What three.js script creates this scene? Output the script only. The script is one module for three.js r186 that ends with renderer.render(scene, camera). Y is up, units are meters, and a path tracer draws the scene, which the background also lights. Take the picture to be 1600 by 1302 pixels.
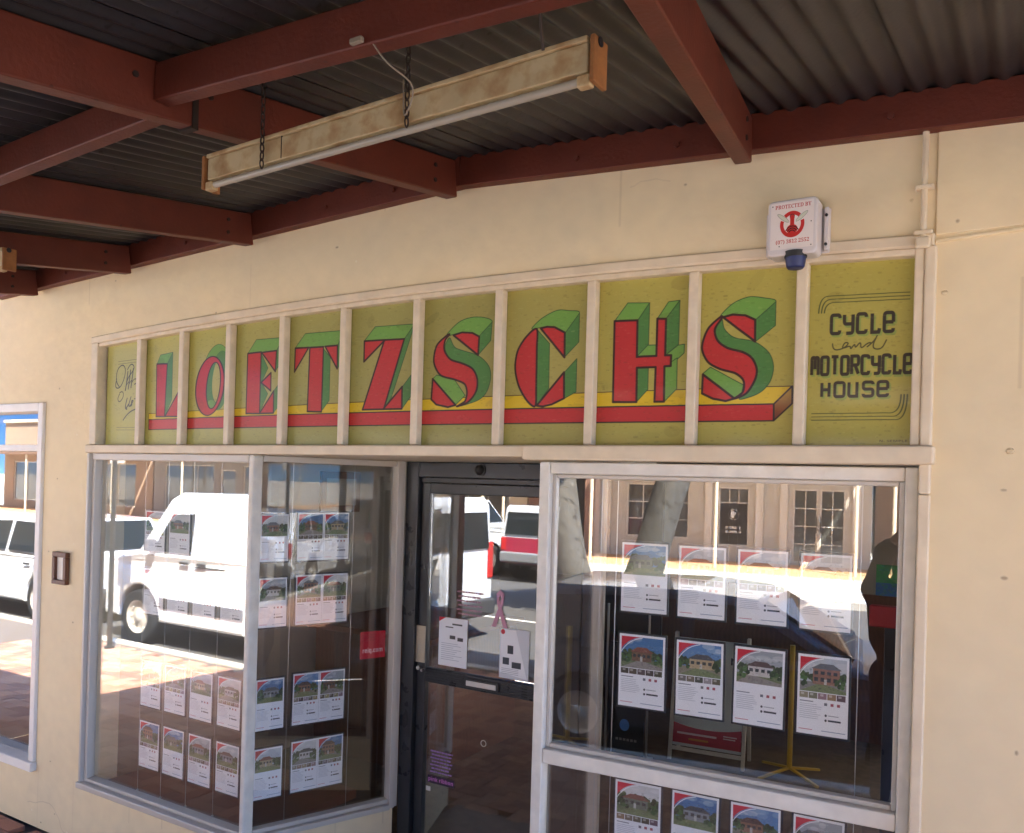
import * as THREE from 'three';
import { Sky } from 'three/addons/objects/Sky.js';
import { RoundedBoxGeometry } from 'three/addons/geometries/RoundedBoxGeometry.js';
import { mergeGeometries } from 'three/addons/utils/BufferGeometryUtils.js';
import { MarchingCubes } from 'three/addons/objects/MarchingCubes.js';
import { ImprovedNoise } from 'three/addons/math/ImprovedNoise.js';

// ---------------------------------------------------------------- camera, sky, sun, exposure
const scene = new THREE.Scene();
const camera = new THREE.PerspectiveCamera(52.97, 1600 / 1302, 0.05, 900);
camera.position.set(4.687, 2.2, 2.875);
camera.rotation.set(0, 0.5512, 0.0287, 'YXZ');
camera.setViewOffset(1600, 1302, 0, -103, 1600, 1302);
const renderer = new THREE.WebGLRenderer({ antialias: true });
renderer.setSize(1024, 833);
renderer.toneMapping = THREE.LinearToneMapping;
renderer.toneMappingExposure = 10.2;
renderer.shadowMap.enabled = true;
const SUN = new THREE.Vector3(0.6, 1, -0.3).normalize();
const sky = new Sky();
sky.name = 'sky'; sky.userData = { kind: 'structure' };
sky.scale.setScalar(400);
const su = sky.material.uniforms;
su.sunPosition.value.copy(SUN); su.turbidity.value = 10; su.rayleigh.value = 0.3; su.mieCoefficient.value = 0.005;
su.cloudCoverage.value = 0.35; su.cloudDensity.value = 0.4; su.cloudElevation.value = 0.5;
scene.add(sky);
scene.environmentIntensity = 0.22;
const sun = new THREE.DirectionalLight(new THREE.Color(1, 0.93, 0.8), 4.5);
sun.position.copy(SUN).multiplyScalar(40); sun.target.position.set(0, 0, 6);
sun.castShadow = true; sun.shadow.mapSize.set(4096, 4096);
Object.assign(sun.shadow.camera, { left: -32, right: 32, top: 32, bottom: -32, near: 1, far: 120 });
scene.add(sun, sun.target);

// ---------------------------------------------------------------- helpers
let seed = 7;
const rnd = () => { seed = (seed * 1664525 + 1013904223) >>> 0; return seed / 4294967296; };
const rr = (a, b) => a + (b - a) * rnd();
const V = (x, y, z) => new THREE.Vector3(x, y, z);
const used = {};
function numbered(n) { used[n] = (used[n] ?? -1) + 1; return used[n] ? `${n}_${String(used[n]).padStart(3, '0')}` : n; }
function thing(name, label, category, group, pos = [0, 0, 0], ry = 0) {
  const o = new THREE.Group(); o.name = numbered(name); o.userData = { label, category };
  if (group) o.userData.group = group;
  o.position.set(...pos); o.rotation.y = ry; scene.add(o); return o;
}
function mesh(name, geo, mat, parent) {
  const m = new THREE.Mesh(geo, mat); m.name = name; m.castShadow = m.receiveShadow = true; parent.add(m); return m;
}
function struct(name, geo, mat) { const m = mesh(numbered(name), geo, mat, scene); m.userData.kind = 'structure'; return m; }
// uv in metres, by the dominant axis of each face
function muv(g, k = 1) {
  g = g.index ? g.toNonIndexed() : g;
  const p = g.attributes.position, n = g.attributes.normal, uv = new Float32Array(p.count * 2);
  for (let i = 0; i < p.count; i += 3) {
    let ax = 0, ay = 0, az = 0;
    for (let j = i; j < i + 3; j++) { ax += Math.abs(n.getX(j)); ay += Math.abs(n.getY(j)); az += Math.abs(n.getZ(j)); }
    for (let j = i; j < i + 3; j++) {
      const x = p.getX(j), y = p.getY(j), z = p.getZ(j);
      const [u, v] = ay >= ax && ay >= az ? [x, z] : ax >= az ? [z, y] : [x, y];
      uv[2 * j] = u * k; uv[2 * j + 1] = v * k;
    }
  }
  g.setAttribute('uv', new THREE.BufferAttribute(uv, 2)); return g;
}
// box from min corner to max corner, with a small rounded edge
function bx(x0, x1, y0, y1, z0, z1, r = 0) {
  const w = x1 - x0, h = y1 - y0, d = z1 - z0, m = Math.min(w, h, d);
  const g = r > 0 ? new RoundedBoxGeometry(w, h, d, 1, Math.min(r, m * 0.45)) : new THREE.BoxGeometry(w, h, d);
  g.translate((x0 + x1) / 2, (y0 + y1) / 2, (z0 + z1) / 2); return muv(g);
}
function beam(a, b, w, h, r = 0.004) { // bar from a to b (centre line), w across, h deep
  const d = b.clone().sub(a), L = d.length(); d.normalize();
  const side = new THREE.Vector3().crossVectors(V(0, 1, 0), d).normalize(), up = new THREE.Vector3().crossVectors(d, side);
  const g = muv(r > 0 ? new RoundedBoxGeometry(w, h, L, 1, Math.min(r, w * 0.4, h * 0.4)) : new THREE.BoxGeometry(w, h, L));
  g.applyMatrix4(new THREE.Matrix4().makeBasis(side, up, d)); const c = a.clone().add(b).multiplyScalar(0.5);
  g.translate(c.x, c.y, c.z); return g;
}
function tube(pts, r, seg = 24, rad = 6) { return new THREE.TubeGeometry(new THREE.CatmullRomCurve3(pts.map(p => V(...p))), seg, r, rad); }
function cyl(x, y, z, r0, r1, h, seg = 16) { const g = new THREE.CylinderGeometry(r1, r0, h, seg); g.translate(x, y + h / 2, z); return g; }
function plateAlong(ax, az, bx_, bz, t0, t1, y0, y1, d0, d1, r = 0) { // box in the frame of a vertical plane a->b; d out of the plane towards the street
  const g = bx(t0, t1, y0, y1, d0, d1, r); const dx = bx_ - ax, dz = bz - az, L = Math.hypot(dx, dz);
  g.applyMatrix4(new THREE.Matrix4().makeBasis(V(dx / L, 0, dz / L), V(0, 1, 0), V(-dz / L, 0, dx / L)));
  g.translate(ax, 0, az); return g;
}
const merge = a => mergeGeometries(a.map(g => { g = g.index ? g.toNonIndexed() : g; for (const k of Object.keys(g.attributes)) if (!['position', 'normal', 'uv'].includes(k)) g.deleteAttribute(k); return g; }));

// ---------------------------------------------------------------- textures
const perlin = new ImprovedNoise();
function noiseAt(x, y, per, o) { // tileable-ish fractal noise, -1..1
  let s = 0, a = 1, f = 1, t = 0;
  for (let i = 0; i < o; i++) { const P = per * f; const u = x * f, v = y * f; // blend of the two edges so that it tiles
    const wx = x / per, wy = y / per;
    s += a * ((1 - wx) * (1 - wy) * perlin.noise(u, v, i * 7.3) + wx * (1 - wy) * perlin.noise(u - P, v, i * 7.3) + (1 - wx) * wy * perlin.noise(u, v - P, i * 7.3) + wx * wy * perlin.noise(u - P, v - P, i * 7.3));
    t += a; a *= 0.55; f *= 2; }
  return s / t * 1.6;
}
function dataTex(n, fn, metres, srgb = true) {
  const d = new Uint8Array(n * n * 4);
  for (let j = 0; j < n; j++) for (let i = 0; i < n; i++) { const c = fn(i / n, j / n); for (let k = 0; k < 3; k++) d[(j * n + i) * 4 + k] = Math.max(0, Math.min(255, c[k])); d[(j * n + i) * 4 + 3] = 255; }
  const t = new THREE.DataTexture(d, n, n); t.wrapS = t.wrapT = THREE.RepeatWrapping; t.magFilter = THREE.LinearFilter; t.minFilter = THREE.LinearMipmapLinearFilter; t.generateMipmaps = true;
  if (srgb) t.colorSpace = THREE.SRGBColorSpace; t.repeat.set(1 / metres, 1 / metres); t.needsUpdate = true; return t;
}
function tone(n, metres, per, oct, base, amp, extra) { // colour map: base sRGB with mottling
  return dataTex(n, (u, v) => { const a = noiseAt(u * per, v * per, per, oct), b = noiseAt(v * per, u * per, per, 2) * 0.4; let c = base.map((q, k) => q * (1 + amp * (a + b * (k - 1) * 0.3))); return extra ? extra(u, v, c, a) : c; }, metres);
}
const grain = dataTex(256, (u, v) => { const g = 128 + 70 * noiseAt(u * 24, v * 24, 24, 3) + rr(-14, 14); return [g, g, g]; }, 0.35, false);
const lumps = dataTex(256, (u, v) => { const g = 128 + 90 * noiseAt(u * 7, v * 7, 7, 5); return [g, g, g]; }, 1.3, false);
const roughT = dataTex(256, (u, v) => { const g = 200 + 60 * noiseAt(u * 9, v * 9, 9, 4); return [g, g, g]; }, 0.9, false);
function canvasTex(w, h, draw) {
  const c = document.createElement('canvas'); c.width = w; c.height = h; const g = c.getContext('2d'); draw(g, w, h);
  const t = new THREE.CanvasTexture(c); t.colorSpace = THREE.SRGBColorSpace; t.anisotropy = 8; return t;
}
// ---------------------------------------------------------------- materials
const S = (o) => new THREE.MeshStandardMaterial(o);
const lin = (r, g, b) => new THREE.Color().setRGB(r, g, b);
const M = {};
const wallTex = canvasTex(1024, 1024, (g, w, h) => { // 3.4 m of old painted render: mottling, repainted patches, hairline cracks, drips
  const im = g.createImageData(w, h);
  for (let y = 0; y < h; y++) for (let x = 0; x < w; x++) { const a = noiseAt(x / w * 5, y / h * 5, 5, 6), b = noiseAt(x / w * 40, y / h * 40, 40, 2), k = (y * w + x) * 4, m = 1 + 0.045 * a + 0.02 * b; im.data[k] = 234 * m; im.data[k + 1] = 214 * (m - 0.01 * a); im.data[k + 2] = 174 * (m - 0.03 * a); im.data[k + 3] = 255; }
  g.putImageData(im, 0, 0);
  for (let i = 0; i < 3; i++) { g.strokeStyle = `rgba(140,116,88,${0.2 + 0.2 * rnd()})`; g.lineWidth = 0.7 + 0.6 * rnd(); let x = rnd() * w, y = rnd() * h, d = rnd() * 6.28; g.beginPath(); g.moveTo(x, y); for (let k = 0; k < 26; k++) { d += rr(-0.5, 0.5); x += 9 * Math.cos(d); y += 9 * Math.sin(d); g.lineTo(x, y); } g.stroke(); }
  for (let i = 0; i < 26; i++) { g.fillStyle = `rgba(130,104,74,${0.05 + 0.1 * rnd()})`; const x = rnd() * w, y = rnd() * h; g.fillRect(x, y, 1 + 2 * rnd(), 20 + 110 * rnd()); }
  for (let i = 0; i < 70; i++) { g.fillStyle = rnd() < 0.6 ? 'rgba(110,88,64,.45)' : 'rgba(246,236,216,.6)'; g.beginPath(); g.ellipse(rnd() * w, rnd() * h, 0.8 + 2 * rnd(), 0.8 + 1.4 * rnd(), 0, 0, 7); g.fill(); }
}); wallTex.wrapS = wallTex.wrapT = THREE.RepeatWrapping; wallTex.repeat.set(1 / 3.4, 1 / 3.4);
M.wall = S({ map: wallTex, roughness: 0.8, bumpMap: lumps, bumpScale: 0.011 });
M.trim = S({ map: tone(256, 1.1, 8, 5, [226, 208, 178], 0.08, (u, v, c, a) => { const s = noiseAt(u * 28, v * 28, 28, 3), t = noiseAt(u * 14, v * 14, 14, 3); return s > 0.7 ? c.map((q, k) => q * [0.8, 0.76, 0.7][k]) : s < -0.72 ? c.map(q => q * 1.07) : c.map(q => q * (1 + 0.03 * t)); }), roughness: 0.55, bumpMap: grain, bumpScale: 0.0012 });
M.mullion = S({ map: tone(256, 0.6, 8, 5, [224, 207, 178], 0.08, (u, v, c, a) => { const s = noiseAt(u * 28, v * 28, 28, 3), t = noiseAt(u * 14, v * 14, 14, 3); return s > 0.7 ? c.map((q, k) => q * [0.8, 0.76, 0.7][k]) : s < -0.72 ? c.map(q => q * 1.07) : c.map(q => q * (1 + 0.03 * t)); }), roughness: 0.5, bumpMap: grain, bumpScale: 0.0012 });
M.white = S({ map: tone(256, 0.8, 10, 5, [224, 217, 203], 0.09, (u, v, c, a) => { const s = noiseAt(u * 28, v * 28, 28, 3), t = noiseAt(u * 14, v * 14, 14, 3); return s > 0.7 ? c.map((q, k) => q * [0.8, 0.76, 0.7][k]) : s < -0.72 ? c.map(q => q * 1.07) : c.map(q => q * (1 + 0.03 * t)); }), roughness: 0.5, bumpMap: grain, bumpScale: 0.001 });
M.alu = S({ color: lin(0.56, 0.51, 0.44), roughness: 0.45, metalness: 0.05, roughnessMap: roughT });
M.dark = S({ color: lin(0.035, 0.038, 0.042), roughness: 0.38, metalness: 0.2, roughnessMap: roughT });
M.black = S({ color: lin(0.015, 0.015, 0.016), roughness: 0.5 });
M.rubber = S({ color: lin(0.018, 0.018, 0.018), roughness: 0.85, bumpMap: grain, bumpScale: 0.002 });
M.timber = S({ map: tone(512, 1.0, 6, 6, [100, 43, 27], 0.18, (u, v, c, a) => { const s = noiseAt(u * 20, v * 20, 20, 3), f = noiseAt(v * 22, u * 22, 22, 3); return f > 0.74 ? [158, 100, 82] : s > 0.6 ? c.map(q => q * 0.78) : c; }), roughness: 0.55, bumpMap: grain, bumpScale: 0.002 });
M.iron = S({ map: tone(512, 1.6, 8, 6, [60, 57, 58], 0.24, (u, v, c, a) => { const s = noiseAt(u * 64, v * 64, 64, 2); return s > 0.5 ? c.map((q, k) => q * [0.72, 0.66, 0.62][k]) : c; }), roughness: 0.42, metalness: 0.3, bumpMap: grain, bumpScale: 0.0008 });
M.rust = S({ map: tone(512, 0.7, 5, 6, [194, 172, 130], 0.16, (u, v, c, a) => { const s = noiseAt(u * 9 , v * 9, 9, 6) ; const k = Math.max(0, Math.min(0.85, (s + 0.1) * 1.15)); const r = [142, 96, 50]; return c.map((q, i) => q * (1 - k) + r[i] * k); }), roughness: 0.6 });
M.rustEnd = S({ map: tone(256, 0.3, 6, 5, [150, 98, 52], 0.25), roughness: 0.7 });
M.tubeGlass = S({ color: lin(0.42, 0.37, 0.29), roughness: 0.18 });
M.chain = S({ color: lin(0.05, 0.035, 0.028), roughness: 0.6, metalness: 0.6 });
M.cable = S({ color: lin(0.28, 0.23, 0.17), roughness: 0.6 });
M.steel = S({ color: lin(0.5, 0.5, 0.5), roughness: 0.3, metalness: 0.9 });
M.glass = new THREE.MeshPhysicalMaterial({ color: 0xffffff, transmission: 1, thickness: 0, roughness: 0.0, ior: 2.0 });
M.glassNeighbour = M.glass;
M.carpet = S({ map: tone(256, 1.2, 16, 4, [104, 86, 70], 0.2), roughness: 0.95 });
M.addedFrosted = new THREE.MeshPhysicalMaterial({ color: 0xffffff, transmission: 0.75, roughness: 1, thickness: 0 });
M.plinth = S({ map: tone(256, 0.9, 8, 5, [118, 68, 44], 0.14), roughness: 0.5 });
M.inner = S({ map: tone(256, 2, 5, 4, [176, 170, 158], 0.04), roughness: 0.9 });
M.wood = S({ map: tone(512, 1.1, 6, 5, [104, 66, 44], 0.1, (u, v, c) => { const s = Math.sin((u * 26 + noiseAt(u * 5, v * 5, 5, 3) * 1.3) * 6.28); return c.map(q => q * (1 + 0.05 * s)); }), roughness: 0.5 });
M.tile = S({ map: tone(256, 1.4, 8, 5, [120, 116, 110], 0.12), roughness: 0.5 });
M.asphalt = S({ map: tone(512, 3, 24, 5, [86, 84, 82], 0.22), roughness: 0.92, bumpMap: grain, bumpScale: 0.004 });
M.concrete = S({ map: tone(512, 3.5, 10, 6, [190, 182, 168], 0.08), roughness: 0.9, bumpMap: grain, bumpScale: 0.002 });
M.joint = S({ color: lin(0.16, 0.13, 0.11), roughness: 0.95, bumpMap: grain, bumpScale: 0.003 });
M.bricks = [[188, 142, 118], [174, 124, 102], [196, 152, 126], [158, 116, 100], [182, 142, 122]].map((c, i) => S({ map: tone(128, 0.5, 8, 4, c, 0.12), roughness: 0.85, bumpMap: grain, bumpScale: 0.002 }));
M.linePaint = S({ map: tone(128, 0.6, 10, 4, [226, 224, 214], 0.1), roughness: 0.7 });
M.yellow = S({ color: lin(0.62, 0.4, 0.04), roughness: 0.4 });
M.red = S({ color: lin(0.45, 0.02, 0.03), roughness: 0.5 });
// ---------------------------------------------------------------- ground
const KZ = 3.62, RY = -0.16;
struct('road', bx(-60, 60, -0.6, RY, KZ + 0.15, 15, 0), M.asphalt);
struct('footpath', bx(-60, 60, -0.6, -0.03, -0.6, KZ, 0), M.joint);
struct('kerb', bx(-60, 60, -0.6, 0, KZ, KZ + 0.15, 0.02), M.concrete);
struct('far_kerb', bx(-60, 60, -0.6, 0, 15, 15.15, 0.02), M.concrete);
struct('far_footpath', bx(-60, 60, -0.6, -0.01, 15.15, 27, 0), M.concrete);
struct('ground', bx(-400, 400, -2, -0.61, -400, 400, 0), M.concrete);
{ // herringbone brick paving on the near footpath
  const fp = scene.getObjectByName('footpath');
  const W = 0.112, g = [], cand = [];
  const geoH = new RoundedBoxGeometry(2 * W - 0.006, 0.05, W - 0.006, 1, 0.004), geoV = geoH.clone().rotateY(Math.PI / 2);
  for (let a = -80; a < 80; a++) for (let b = -60; b < 60; b++) {
    const cx = a + 2 * b, cz = a - 2 * b;
    for (const [x, z, v] of [[cx + 1, cz + 0.5, 0], [cx + 2.5, cz, 1]]) {
      const X = x * W - 0.4, Z = z * W + 1.7;
      if (X < -6.2 || X > 6.8 || Z < 0.06 || Z > KZ - 0.13) continue;
      const d = Math.hypot(X + 2.2, (Z - 1.9) * 1.2); cand.push([d, X, Z, v]);
    }
  }
  cand.sort((p, q) => p[0] - q[0]);
  const rest = [[], [], [], [], []];
  cand.forEach(([d, X, Z, v], i) => {
    const y = -0.025 + rr(-0.002, 0.002), k = Math.floor(rnd() * 5);
    if (i < 300) { const m = mesh('brick', v ? geoV : geoH, M.bricks[k], fp); m.position.set(X, y, Z); m.rotation.set(rr(-0.006, 0.006), 0, rr(-0.006, 0.006)); }
    else { const q = (v ? geoV : geoH).clone(); q.translate(X, y, Z); rest[k].push(q); }
  });
  rest.forEach((r, k) => { const m = mesh('brick_paving', merge(r), M.bricks[k], fp); m.userData.kind = 'stuff'; });
}
for (const z of [7.6, 11.2]) for (let x = -40; x < 40; x += 6) { const m = struct('lane_marking', bx(x, x + 3, RY + 0.001, RY + 0.005, z, z + 0.1), M.linePaint); }
// ---------------------------------------------------------------- the shop building
const yc = x => 2.985 - 0.0115 * (x - 2.5) ** 2;   // slightly bowed head of the sign
const SY0 = 2.352;
const bld = thing('shop_building', 'cream rendered shop building with painted sign and glazed shopfront under red awning', 'building');
function curveShape(x0, x1, f0, f1, n = 16) {
  const s = new THREE.Shape(); s.moveTo(x0, f0(x0));
  for (let i = 1; i <= n; i++) { const x = x0 + (x1 - x0) * i / n; s.lineTo(x, f0(x)); }
  for (let i = n; i >= 0; i--) { const x = x0 + (x1 - x0) * i / n; s.lineTo(x, f1(x)); }
  return s;
}
const ext = (s, z0, z1, bev = 0) => { const g = new THREE.ExtrudeGeometry(s, { depth: z1 - z0 - 2 * bev, bevelEnabled: bev > 0, bevelSize: bev, bevelThickness: bev, bevelSegments: 1, bevelOffset: -bev }); g.translate(0, 0, z0 + bev); return muv(g); };
const X0 = 0.03, X1 = 4.425, TOP = 3.72;
mesh('wall', merge([
  ext(curveShape(X0, X1, x => yc(x) + 0.062, () => TOP), -0.22, 0),
  bx(-0.462, X0, 0, TOP, -0.22, 0), bx(X1, 9, 0, TOP, -0.22, 0),
  bx(-2.3, -0.462, 2.61, TOP, -0.22, 0), bx(-2.3, -0.462, 0, 0.34, -0.22, 0), bx(-7, -2.3, 0, TOP, -0.22, 0),
  bx(X0, 1.40, 0, 0.355, -0.1, 0.0), plateAlong(1.40, -0.03, 1.70, -0.80, 0, 0.826, 0, 0.355, -0.09, 0.0),
  plateAlong(3.08, 0.04, 4.40, -0.055, 0, 1.3, 0, 0.355, -0.09, 0), plateAlong(2.92, -0.86, 3.09, 0.0, 0, 0.87, 0, 0.355, -0.05, 0.03),
]), M.wall, bld);
mesh('upper_render_coat', merge([bx(4.43, 9, 3.0, TOP - 0.02, 0.0, 0.009, 0.004)]), M.wall, bld);
mesh('parapet_coping', bx(-7.05, 9.05, TOP, TOP + 0.1, -0.28, 0.06, 0.01), M.trim, bld);
mesh('interior_wall', merge([bx(-0.35, 4.55, 0, 3.3, -5.3, -5.1), bx(4.55, 6.2, 0, 0.8, -5.3, -5.1), bx(4.55, 6.2, 2.95, 3.3, -5.3, -5.1), bx(-0.47, -0.35, 0, 3.3, -5.3, -0.22), bx(6.2, 6.32, 0, 3.3, -5.3, -0.22)]), M.inner, bld);
mesh('interior_wall', merge([bx(-2.4, -2.3, 0, 3.3, -4, -0.22), bx(-2.3, -0.47, 0, 3.3, -4.1, -4)]), M.inner, bld);
mesh('added_rear_window', bx(4.56, 6.19, 0.81, 2.94, -5.21, -5.2), M.addedFrosted, bld);  // unseen window, added to let soft daylight into the dark interior
mesh('ceiling', merge([bx(-0.35, 6.2, 3.3, 3.4, -5.3, -0.22), bx(-2.4, -0.35, 3.3, 3.4, -4.1, -0.22)]), M.inner, bld);
mesh('soffit', merge([bx(1.36, 3.14, 2.302, 2.34, -0.99, -0.06)]), M.trim, bld);
mesh('bulkhead', merge([bx(-0.35, 6.2, 2.36, 3.3, -1.06, -1.0)]), M.inner, bld);
mesh('roof', bx(-7, 9, 3.5, 3.6, -5.6, -0.22), M.concrete, bld);
mesh('floor', merge([bx(-0.35, 6.2, -0.06, -0.004, -5.1, -0.22), bx(-2.3, -0.47, -0.06, -0.004, -4, -0.22)]), M.carpet, bld);
mesh('display_floor', merge([bx(0.05, 1.34, 0.3, 0.352, -0.9, -0.1)]), M.plinth, bld);
mesh('display_floor', merge([bx(3.2, 4.42, 0.25, 0.33, -0.55, -0.16)]), M.plinth, bld);
mesh('timber_panelling', bx(1.62, 4.5, 0, 1.3, -5.1, -5.06), M.wood, bld);
mesh('lobby_floor', bx(1.45, 3.1, -0.029, 0.0, -0.86, 0.05), M.tile, bld);
{ // little plaster scars and patched spots on the right pier
  for (const [x, y, s] of [[4.72, 2.86, 0.018], [4.735, 2.8, 0.012], [4.645, 2.335, 0.012], [4.46, 2.82, 0.01], [4.36, 3.12, 0.006]]) {
    const g = new THREE.IcosahedronGeometry(s, 1); g.scale(1, 0.8, 0.3); g.translate(x, y, x > 4.43 && y > 3 ? 0.009 : 0.001); mesh('plaster_scar', g, M.wall, bld);
  }
}
mesh('render_ridge', beam(V(4.43, 2.982, 0.003), V(4.9, 2.998, 0.003), 0.012, 0.012), M.wall, bld);
// ---------------------------------------------------------------- painted glass sign
const MX = [0.107, 0.464, 0.83, 1.201, 1.588, 1.987, 2.413, 2.838, 3.257, 3.661, 4.036, 4.385];
const LET = [["g",0,[1.291,0.245,1.368,0.166,1.658,0.157,1.533,0.255]],["d",0,[1.533,0.255,1.658,0.157,1.664,0.584,1.513,0.73]],["d",0,[1.807,0.521,1.929,0.418,1.944,0.635,1.81,0.739]],["r",0,[1.284,0.245,1.533,0.255,1.501,0.735,1.301,0.732]],["r",0,[1.807,0.521,1.81,0.739,1.513,0.735]],["g",0,[3.261,0.25,3.417,0.146,3.915,0.154,3.798,0.251]],["d",0,[3.798,0.251,3.915,0.154,3.921,0.316,3.785,0.415]],["d",0,[3.514,0.258,3.65,0.383,3.534,0.494,3.658,0.586,3.52,0.732]],["d",0,[3.765,0.567,3.917,0.48,3.914,0.661,3.772,0.74]],["r",0,[3.261,0.25,3.514,0.249,3.515,0.741,3.259,0.737]],["r",0,[3.524,0.254,3.798,0.251,3.785,0.415]],["r",0,[3.707,0.421,3.712,0.565,3.53,0.494]],["r",0,[3.765,0.567,3.772,0.74,3.515,0.741]],["g",0,[4.128,0.246,4.291,0.145,4.937,0.153,4.825,0.258]],["d",0,[4.825,0.258,4.937,0.153,4.935,0.37,4.828,0.431]],["d",0,[4.597,0.272,4.713,0.341,4.714,0.662,4.594,0.739]],["r",0,[4.374,0.255,4.597,0.259,4.594,0.744,4.361,0.738]],["r",0,[4.128,0.248,4.354,0.254,4.126,0.431]],["r",0,[4.625,0.258,4.822,0.258,4.828,0.431]],["g",0,[5.224,0.244,5.37,0.151,5.907,0.159,5.773,0.256]],["d",0,[5.773,0.256,5.907,0.159,5.623,0.657,5.521,0.739]],["d",0,[5.766,0.587,5.878,0.508,5.88,0.656,5.767,0.74]],["r",0,[5.504,0.251,5.773,0.256,5.521,0.739,5.224,0.738]],["r",0,[5.224,0.246,5.512,0.251,5.226,0.394]],["r",0,[5.762,0.586,5.767,0.74,5.513,0.739]],["g",1,[6.317,0.259,6.463,0.177,6.616,0.151,6.767,0.159,6.865,0.193,6.712,0.281,6.528,0.243]],["d",0,[6.712,0.281,6.865,0.193,6.855,0.312,6.71,0.402]],["d",1,[6.304,0.34,6.357,0.274,6.439,0.346,6.702,0.402,6.84,0.477,6.865,0.561,6.817,0.651,6.714,0.7,6.47,0.734,6.697,0.649,6.708,0.557,6.645,0.488,6.521,0.45,6.379,0.42]],["g",0,[6.159,0.543,6.207,0.518,6.431,0.554,6.568,0.663,6.454,0.725]],["r",1,[6.317,0.259,6.199,0.319,6.168,0.43,6.255,0.52,6.431,0.554,6.557,0.587,6.59,0.647,6.562,0.706,6.47,0.734,6.608,0.706,6.697,0.64,6.708,0.557,6.645,0.488,6.521,0.45,6.379,0.42,6.297,0.357,6.302,0.289,6.356,0.252]],["r",0,[6.404,0.259,6.512,0.245,6.635,0.254,6.717,0.281,6.71,0.402]],["r",0,[6.159,0.543,6.454,0.725,6.36,0.737,6.215,0.718,6.148,0.682]],["g",1,[7.322,0.255,7.431,0.195,7.596,0.153,7.732,0.162,7.833,0.181,7.69,0.295,7.545,0.253,7.406,0.254]],["d",0,[7.69,0.295,7.833,0.181,7.834,0.358,7.69,0.445]],["d",0,[7.694,0.539,7.818,0.459,7.82,0.663,7.701,0.701]],["d",0,[7.386,0.266,7.522,0.357,7.527,0.636,7.399,0.739]],["r",1,[7.378,0.261,7.267,0.302,7.171,0.389,7.147,0.502,7.195,0.617,7.299,0.715,7.385,0.743,7.389,0.635,7.384,0.394]],["r",0,[7.42,0.257,7.489,0.251,7.573,0.257,7.683,0.294,7.687,0.448]],["r",0,[7.687,0.539,7.694,0.701,7.565,0.736,7.469,0.748,7.399,0.743]],["g",0,[8.2,0.245,8.33,0.142,8.548,0.151,8.436,0.249]],["d",0,[8.436,0.249,8.548,0.151,8.548,0.401,8.44,0.464]],["g",0,[8.628,0.247,8.732,0.153,8.839,0.149,8.712,0.251]],["d",0,[8.712,0.251,8.839,0.149,8.838,0.405,8.717,0.463]],["g",0,[8.436,0.464,8.541,0.4,8.636,0.401,8.628,0.462]],["g",0,[8.717,0.465,8.832,0.409,8.894,0.404,8.893,0.455,8.773,0.522,8.771,0.466]],["d",0,[8.439,0.531,8.553,0.529,8.554,0.661,8.444,0.734]],["g",0,[8.712,0.529,8.83,0.482,8.832,0.662,8.717,0.735]],["r",0,[8.2,0.245,8.432,0.249,8.436,0.466,8.628,0.465,8.628,0.247,8.712,0.251,8.713,0.465,8.771,0.466,8.769,0.528,8.709,0.529,8.714,0.735,8.622,0.734,8.625,0.531,8.439,0.531,8.444,0.734,8.206,0.731]],["g",1,[9.233,0.256,9.349,0.188,9.491,0.157,9.619,0.165,9.747,0.193,9.566,0.287,9.443,0.254,9.338,0.251]],["d",0,[9.566,0.287,9.747,0.193,9.749,0.325,9.571,0.409]],["d",1,[9.189,0.335,9.247,0.273,9.275,0.329,9.369,0.379,9.567,0.411,9.695,0.472,9.742,0.551,9.714,0.636,9.614,0.698,9.435,0.729,9.573,0.635,9.59,0.564,9.543,0.501,9.451,0.464,9.306,0.437,9.211,0.392]],["g",0,[9.078,0.578,9.15,0.543,9.471,0.65,9.459,0.69,9.389,0.725]],["r",1,[9.233,0.26,9.115,0.325,9.062,0.429,9.122,0.511,9.244,0.556,9.39,0.582,9.47,0.626,9.466,0.69,9.389,0.725,9.498,0.698,9.573,0.627,9.59,0.564,9.543,0.501,9.451,0.464,9.306,0.437,9.211,0.392,9.182,0.327,9.246,0.269]],["r",0,[9.26,0.263,9.351,0.25,9.469,0.259,9.563,0.287,9.567,0.408]],["r",0,[9.078,0.583,9.389,0.725,9.304,0.738,9.184,0.724,9.075,0.692]]];
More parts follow.
